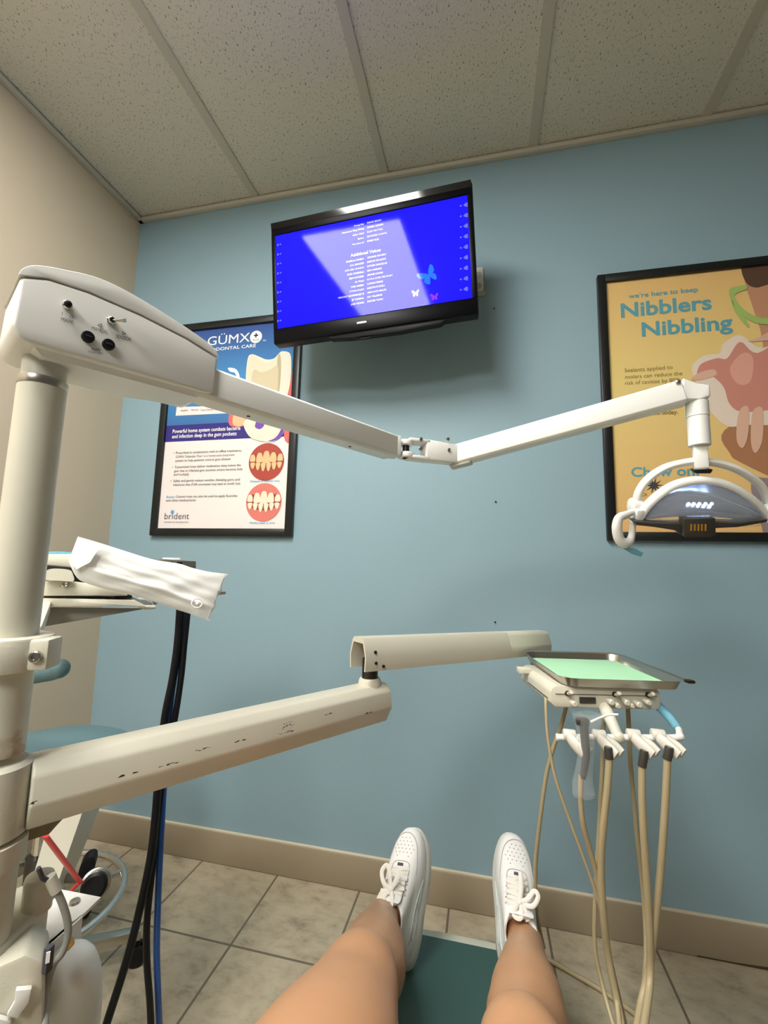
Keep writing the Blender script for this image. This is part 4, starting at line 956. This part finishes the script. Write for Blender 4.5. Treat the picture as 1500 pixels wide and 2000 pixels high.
k.tube([c+SXn*(.011*math.cos(t))+UZ*(.010*math.sin(t)) for t in [i*math.pi/12 for i in range(24)]], .0016, 8, closed=True); k.ball(c, .004, sc=(1, .5, 1)); k.build('embossed_ring', 'paper', po_)
# long hoses
def lhose(label, mt_, pts, r):
    k = MB(); P = [atb(x, y, R) for x, y, R in pts]; k.tube(P, r, 12, sm=6)
    lo = min(p.z for p in P)
    return tag(k.build('long_hose', mt_, loc=P[-1]), label, 'hose', None)
lhose('blue hose hanging to the floor beside two black hoses', 'bluehose', [(361, 1150, 1.17), (361, 1190, 1.16), (354, 1260, 1.15), (341, 1320, 1.14), (330, 1400, 1.13), (322, 1500, 1.12), (316, 1600, 1.12), (310, 1720, 1.13), (306, 1850, 1.15), (309, 1950, 1.17), (313, 2040, 1.20)], .0068)
lhose('black hose hanging nearest the wall, swinging left toward the floor', 'rubber', [(352, 1150, 1.16), (351, 1190, 1.145), (346, 1260, 1.135), (336, 1330, 1.125), (322, 1400, 1.115), (311, 1500, 1.105), (303, 1600, 1.10), (293, 1680, 1.10), (272, 1780, 1.10), (246, 1880, 1.10), (208, 2000, 1.10), (190, 2060, 1.10)], .0078)
lhose('black hose hanging straight down between the blue and other black hose', 'rubber', [(369, 1150, 1.17), (367, 1190, 1.15), (360, 1260, 1.14), (354, 1320, 1.13), (342, 1400, 1.12), (322, 1500, 1.115), (308, 1600, 1.115), (297, 1700, 1.12), (287, 1800, 1.13), (287, 1880, 1.14), (293, 1960, 1.15), (297, 2050, 1.16)], .0068)

# ------------------------------------------------------------------ assistant stool with foot ring
stl = thing('stool', 'grey teal round stool with curved arm and chrome foot ring', 'stool', (-1.19, 1.07, 0))
SC = V((-1.19, 1.07, 0))
k = MB(); k.lathe([(.17, .555), (.195, .562), (.205, .585), (.200, .608), (.17, .620), (.08, .626), (.005, .627)], SC, UZ, 48); k.build('seat', 'teal_seat', stl)
k = MB(); k.tube([atb(122, 1306, 1.38), atb(100, 1308, 1.40), atb(60, 1314, 1.43), atb(10, 1325, 1.5), atb(-40, 1340, 1.6)], [.020, .027, .028, .028, .027], 18, sm=5); k.ball(atb(116, 1306, 1.385), .0235); k.build('body_support', 'teal_seat', stl)
k = MB(); k.tube([SC+V((-.12, .0, .56)), SC+V((-.26, .02, .56)), SC+V((-.28, .01, .70)), atb(-40, 1340, 1.6)], .011, 12, sm=5); k.build('support_rod', 'chrome', stl)
k = MB(); k.cyl(SC+UZ*.08, SC+UZ*.34, .028, seg=28); k.cyl(SC+UZ*.34, SC+UZ*.56, .016, seg=24, m=1); k.build('column', ['smoke', 'chrome'], stl)
k = MB(); k.tube([SC+V((.213*math.cos(t), .213*math.sin(t), .22)) for t in [i*math.pi/24 for i in range(48)]], .0095, 12, closed=True)
for i in range(3): t = .9+i*2.094; k.tube([SC+V((.02*math.cos(t), .02*math.sin(t), .20)), SC+V((.21*math.cos(t), .21*math.sin(t), .22))], .007, 10)
k.build('foot_ring', 'chrome', stl)
for i in range(5):
    t = .62+i*2*math.pi/5; d_ = V((math.cos(t), math.sin(t), 0)); p_ = V((-d_.y, d_.x, 0))
    k = MB(); k.prism([SC+d_*.02+p_*.02+UZ*.075, SC+d_*.02-p_*.02+UZ*.075, SC+d_*.27-p_*.013+UZ*.065, SC+d_*.27+p_*.013+UZ*.065], UZ*.026, 0, .004); lg_ = k.build('leg', 'steel', stl)
    k = MB(); c = SC+d_*.262
    for sg in (-1, 1): k.cyl(c+p_*(sg*.006)+UZ*.026, c+p_*(sg*.020)+UZ*.026, .0255, seg=24, bev=.003)
    k.cyl(c+UZ*.026, c+UZ*.07, .008, seg=12); k.build('caster', 'black', lg_)
hv = thing('hand_valve', 'black knob with silver collar and red lever by the stool ring', 'valve', atb(180, 1740, 1.02))
k = MB(); c = atb(186, 1728, 1.02); ax_ = V((.55, -.75, .35)).normalized(); ay = ax_
k.lathe([(.019, .0), (.021, .004), (.021, .016), (.016, .020), (.006, .020)], c, ax_, 28); k.build('knob', 'black', hv)
k = MB(); k.lathe([(.023, -.014), (.025, -.012), (.025, .0), (.021, .002)], c, ax_, 28); k.cyl(c-ax_*.03, c-ax_*.012, .012, seg=20); k.tube([c-ax_*.02, c-ax_*.045, atb(125, 1715, 1.09)], .008, 12, sm=3); k.build('collar', 'steel', hv)
k = MB(); k.tube([atb(88, 1632, .95), atb(120, 1675, .97), atb(157, 1723, 1.0)], [.0085, .009, .008], 8, flat=.35); k.tube([atb(157, 1721, 1.0), atb(148, 1730, 1.0), atb(135, 1745, .99)], .006, 8, flat=.35); k.build('lever', 'red', hv, label='bright red lever')
k = MB(); k.blob([atb(x, y, 1.06) for x, y in ((152, 1712), (158, 1690), (172, 1676), (184, 1676), (186, 1690), (180, 1705), (170, 1716), (158, 1720))], V((-.2, .3, .1))*.05, 0, 4); k.build('grip', 'black', hv)

# ------------------------------------------------------------------ dental chair
dcx = -.055
dc = thing('dental_chair', 'dark teal reclined dental chair footrest with cream edging', 'dental chair', (dcx, .3, 0))
prof = [(1.177, .255, .185), (1.170, .267, .189), (.93, .322, .195), (.70, .425, .21), (.50, .49, .25), (.25, .53, .28), (.0, .545, .28), (-.15, .59, .28), (-.60, .76, .28), (-.85, .88, .24)]
k = MB(); rings = []
for y, z, hw in prof:
    t = .055
    rings.append([V((dcx+a*hw, y, z-c_*t)) for a, c_ in ((-1, .35), (-.94, .06), (-.8, 0), (.8, 0), (.94, .06), (1, .35), (1, 1), (-1, 1))])
k.loft(rings); k.build('upholstery', 'teal_vinyl', dc)
k = MB(); rings = []
for i, (y, z, hw) in enumerate(prof[:-1]):
    t = .06
    rings.append([V((dcx+a*(hw+.004), y+(.030 if i == 0 else 0), z-.012-c_*t+(-.004 if i == 0 else 0))) for a, c_ in ((-1, .45), (-.96, .36), (.96, .36), (1, .45), (.9, 1.3), (-.9, 1.3))])
k.loft(rings)
P = [V((dcx-.184, 1.178, .246)), V((dcx+.184, 1.178, .246)), V((dcx+.167, 1.217, .243)), V((dcx+.06, 1.227, .242)), V((dcx-.06, 1.227, .242)), V((dcx-.167, 1.217, .243))]
k.prism(P, V((0, 0, -.05)), 0, .006, 3)
k.build('edge_trim', 'cream', dc, label='cream edging and pan')
k = MB(); k.box((dcx, .10, .20), (.26, .42, .40), bev=.03, seg=3); k.box((dcx, .10, .03), (.50, .80, .06), bev=.02, seg=3); k.build('pedestal', 'cream', dc)

# ------------------------------------------------------------------ person: bare legs and white sneakers
def limb(b, pts):
    """pts: (center, rx, ry) rings; rx across x, ry along the ring normal"""
    C_ = [p[0] for p in pts]; n = 24; rings = []
    P, RX = spline(C_, [p[1] for p in pts], 6, False); _, RY = spline(C_, [p[2] for p in pts], 6, False)
    for i in range(len(P)):
        t = (P[min(i+1, len(P)-1)]-P[max(i-1, 0)]).normalized()
        X = V((1, 0, 0)); X = (X-t*X.dot(t)).normalized(); Y = t.cross(X)
        rings.append([P[i]+X*(RX[i]*math.cos(a))+Y*(RY[i]*math.sin(a)) for a in [k*2*math.pi/n for k in range(n)]])
    b.loft(rings)
leg = MB()
KL = atr(704, 1914, .91); AL = atr(745, 1800, 1.26); HL = V((-.165, .24, .665))
KR = atr(1022, 2062, .87); AR = atr(1027, 1852, 1.26); HR = V((.075, .22, .655))
FTL = (atr(812, 1618, 1.365), atr(779, 1898, 1.325)); FTR = (atr(998, 1628, 1.365), atr(1002, 1918, 1.325))
def legpts(Hp, Kn, An, side):
    th = Kn-Hp; s1 = An-Kn
    return [(Hp, .100, .098), (Hp+th*.3, .100, .094), (Hp+th*.62, .086, .080), (Hp+th*.86, .065, .061), (Kn+V((0, -.004, .004)), .055, .055), (Kn+s1*.10+V((0, 0, -.006)), .047, .050), (Kn+s1*.30+V((.003, -.004, -.012)), .059, .058), (Kn+s1*.50+V((.003, 0, -.006)), .056, .053), (Kn+s1*.72, .044, .043), (Kn+s1*.90, .038, .039), (An, .037, .040), (An+s1*.08, .036, .038)]
limb(leg, legpts(HL, KL, AL, -1)); limb(leg, legpts(HR, KR, AR, 1))
leg.ball(KL+V((-.004, .006, .022)), .034, sc=(1, 1, .9)); leg.ball(KR+V((0, .006, .020)), .034, sc=(1, 1, .9))
for (T_, H_), A_ in ((FTL, AL), (FTR, AR)):      # feet inside the shoes
    f_ = (T_-H_); limb(leg, [(H_+f_*.10+(A_-H_)*.25, .028, .028), (H_+f_*.30+(A_-H_)*.35, .032, .034), (H_+f_*.55+(A_-H_)*.18, .034, .026), (H_+f_*.78+(A_-H_)*.12, .034, .018)])
    leg.tube([A_, H_+f_*.22+(A_-H_)*.4], .032, 16)
leg.ball(V((-.04, .18, .66)), .14, sc=(1.25, .9, .75)); leg.ball(V((-.04, .02, .69)), .14, sc=(1.1, 1.1, .75))
pm = leg.build('person', 'skin', loc=(-.04, .18, .47))
md = pm.modifiers.new('r', 'REMESH'); md.mode = 'VOXEL'; md.voxel_size = .007; md.use_smooth_shade = True
ms = pm.modifiers.new('s', 'SMOOTH'); ms.factor = .5; ms.iterations = 14
bpy.context.view_layer.update()
me2 = bpy.data.meshes.new_from_object(pm.evaluated_get(bpy.context.evaluated_depsgraph_get()))
pm.modifiers.clear(); pm.data = me2
for p in me2.polygons: p.use_smooth = True
person = tag(pm, 'person lying back with bare legs stretched out in white lace-up sneakers', 'person')
k = MB(); k.ball(V((-.04, .15, .665)), .15, sc=(1.3, 1.0, .80)); k.ball(V((-.04, .0, .70)), .15, sc=(1.12, 1.15, .80)); k.build('shorts', 'shorts', person)

def make_shoe(Tp, Hp, nrm, mir, loops):
    """Tp toe tip, Hp heel tip on the sole plane, nrm = direction the laces face, mir = +1/-1 medial side"""
    L = (Tp-Hp).length; X = (Tp-Hp)/L; Z = (nrm-X*nrm.dot(X)).normalized(); Y = Z.cross(X)
    def W(x, y, z): return Hp+X*(x*L)+Y*y+Z*z
    def outline(xb, xf, bw, n=40, asym=0):
        out = []
        for i in range(n):
            a = 2*math.pi*i/n; c, s = math.cos(a), math.sin(a)
            x = (xb+xf)/2+(xf-xb)/2*(abs(c)**.85*(1 if c > 0 else -1))
            t = (x-xb)/(xf-xb)
            w_ = (.78+.50*t-.26*t*t) if t < 1 else 1
            waist = 1-.10*math.exp(-((t-.40)/.16)**2)
            y = bw*w_*waist*(abs(s)**.80)*(1 if s > 0 else -1)*1.0+mir*.006*math.sin(math.pi*t)
            out.append((x, y))
        return out
    sole = MB(); rs = []
    for z, gr_ in ((-.034, -.004), (-.030, .0), (-.006, .0008), (-.003, -.0012), (.0, -.0012), (.002, -.003)):
        o = outline(-gr_/L*1.0, 1+gr_/L, .047+gr_); rs.append([W(x, y, z+.012*max(0, (x-.72))**2/.08) for x, y in o])
    sole.loft(rs)
    lev = [(.000, .010, .985, .0455), (.008, .008, .985, .0455), (.016, .008, .978, .0450), (.024, .008, .960, .0440), (.031, .010, .928, .0425), (.037, .012, .882, .0405), (.042, .014, .830, .0390), (.046, .016, .770, .0380), (.051, .018, .705, .0372), (.057, .020, .635, .0366), (.064, .022, .570, .0360), (.071, .024, .510, .0355), (.078, .026, .455, .0352), (.085, .028, .410, .0350), (.090, .030, .385, .0346)]
    up = MB(); rs = []
    for z, xb, xf, bw in lev:
        o = outline(xb, xf, bw)
        zz = []
        for x, y in o:
            dip = 0
            if z > .05: 
                t = (x-xb)/(xf-xb); dip = -.016*math.exp(-((t-.42)/.25)**2)*(z-.05)/.05
            zz.append(W(x, y, z+dip+.012*max(0, (x-.72))**2/.08))
        rs.append(zz)
    # roll the collar inward and go down inside
    top_o = outline(.030, .385, .0346)
    for dz, ins in ((.003, -.003), (.001, -.006), (-.03, -.009), (-.055, -.010)):
        rs.append([W(.030-ins/L*1+(x-.030)*(1+2*ins/(.355*L)), y*(1+ins/.0346), .090+dz-.016*math.exp(-(((x-.03)/.4-.42)/.25)**2)) for x, y in top_o])
    up.loft(rs, 0, False)
    up.bm.normal_update(); bvh = BVHTree.FromBMesh(up.bm)
    def drop(x, y, off=.0008):   # point on the upper seen from above the laces
        h = bvh.ray_cast(W(x, y, .16), -Z)
        return (h[0]+Z*off if h[0] is not None else W(x, y, .05))
    def side(x, z, sg, off=.001):
        h = bvh.ray_cast(W(x, sg*.12, z), -Y*sg)
        return (h[0]+Y*sg*off if h[0] is not None else W(x, sg*.045, z))
    shoe = up.build('shoe', 'shoe', person, smooth=55)
    sole.build('sole', 'sole', shoe)
    # seams: toe box, eyestay, side panels
    sm_ = MB()
    tb = [(.60, .036), (.66, .0355), (.74, .033), (.82, .029), (.88, .021), (.915, .008), (.918, -.008), (.88, -.021), (.82, -.029), (.74, -.033), (.66, -.0355), (.60, -.036)]
    sm_.tube([drop(x, y+mir*.005, .0004) for x, y in tb], .0011, 6, sm=4)
    sm_.tube([drop(x, y+mir*.004, .0004) for x, y in [(.46, .024), (.55, .023), (.63, .022), (.675, .017), (.685, .0), (.675, -.017), (.63, -.022), (.55, -.023), (.46, -.024)]], .0010, 6, sm=4)
    for sg in (1, -1):
        sm_.tube([side(x, z, sg, .0003) for x, z in [(.05, .028), (.20, .030), (.34, .020), (.46, .012)]], .0009, 6, sm=4)
    sm_.build('stitched_seams', 'seam', shoe)
    pf = MB()
    for i, (x, n_) in enumerate(((.875, 3), (.845, 4), (.815, 5), (.785, 6), (.755, 5), (.725, 4))):
        for j in range(n_):
            y = (j-(n_-1)/2)*.0095+mir*.005
            if x < .74 and abs(y-mir*.005) < .008: continue
            c = drop(x, y, .0003); pf.lathe([(.0013, 0), (.0010, .0004)], c, (Z+X*.3), 8)
    pf.build('perforations', 'hole', shoe)
    # swoosh-shaped side emblem (slightly raised leather)
    for sg in (1, -1):
        em = MB(); pts = [(.10, .040), (.20, .033), (.34, .030), (.50, .022), (.60, .012), (.56, .012), (.40, .014), (.26, .016), (.19, .020), (.20, .029)]
        P = [side(x, z, sg, .0012) for x, z in pts]; em.tube([side(x, z, sg, .0006) for x, z in pts], .0009, 6, closed=True, sm=3)
        em.build('side_emblem', 'green_trace' if sg == -mir else 'seam', shoe)
    tg = MB(); rs = []
    for x, w_, z in ((.60, .018, .062), (.52, .021, .074), (.43, .024, .090), (.37, .026, .105), (.355, .024, .108)):
        z0 = z; rs.append([W(x, -w_+mir*.003, z0-.006), W(x, -w_*.6+mir*.003, z0), W(x, w_*.6+mir*.003, z0), W(x, w_+mir*.003, z0-.006), W(x-.015, w_*.6, z0-.009), W(x-.015, -w_*.6, z0-.009)])
    tg.loft(rs); tg.build('tongue', 'shoe', shoe)
    dk = MB(); c = drop(.645, mir*.004, .0025); dk.box(c, (.009, .014, .003), (X, Y, (Z+X*.5).normalized()), bev=.001); dk.build('lace_tag', 'dark_ink', shoe, label='small dark lace tag')
    la = MB(); xs = [.625, .585, .545, .505, .465, .425]
    def ls(pts, r=.0034): la.tube(pts, r, 8, sm=4, flat=.38, up=Z)
    def dz(x, y, o): p = drop(x, y, o); q = W(x, y, .0); zt2 = .062+(.60-x)/.23*.043; hh = (p-Hp).dot(Z); return Hp+X*(x*L)+Y*y+Z*max(hh, zt2-.004+o)
    for i, x in enumerate(xs):
        w_ = .020+.001*i
        ls([dz(x+.004, -w_+mir*.003, .001), dz(x, 0, .004), dz(x+.004, w_+mir*.003, .001)])
        if i < len(xs)-1: ls([dz(x, (w_)*(1 if i % 2 else -1), .0015), dz(x-.016, 0, .0045), dz(xs[i+1], (w_)*(-1 if i % 2 else 1), .0015)], .0028)
        for sg in (-1, 1):
            la.lathe([(.0016, 0), (.0009, .0005)], drop(x+.004, sg*(w_+.001)+mir*.003, .0006), Z, 8, 1)
    K0 = dz(.44, mir*.002, .009); la.ball(K0, .006, sc=(1, 1, .8))
    for pts in loops: ls([K0]+[K0+X*(a*.78)+Y*(b_*.78)+Z*(c*.5+.002) for a, b_, c in pts]+([K0] if len(pts) > 2 else []), .0044)
    la.build('laces', ['lace', 'hole'], shoe)
    ln = MB(); ln.poly([W(.06+.315*(x-.03)/.355, y*.72, .040) for x, y in top_o]); ln.build('insole', 'lining', shoe)
    sk = MB(); rs = []
    A_ = W(.20, mir*.002, .10)
    return shoe
vL = (CAM-FTL[0].lerp(FTL[1], .5)).normalized(); vR = (CAM-FTR[0].lerp(FTR[1], .5)).normalized()
make_shoe(FTL[0], FTL[1], vL+V((-.38, 0, .05)), 1, [[(.010, .020, .010), (.035, .030, .014), (.050, .018, .014), (.035, .008, .012)], [(-.018, .012, .012), (-.035, .006, .016), (-.040, -.010, .014), (-.022, -.012, .012)], [(-.010, .022, .006), (-.030, .036, -.006)], [(.02, -.014, .006), (.035, -.018, 0)]])
make_shoe(FTR[0], FTR[1], vR+V((.14, 0, .05)), -1, [[(.008, -.018, .010), (.028, -.036, .016), (.018, -.046, .016), (-.004, -.030, .012)], [(-.012, .010, .010), (-.030, .016, .010), (-.034, .002, .012), (-.02, -.004, .01)], [(.03, -.004, .006), (.065, -.003, .002)], [(-.016, -.014, .004), (-.034, -.02, -.004)]])
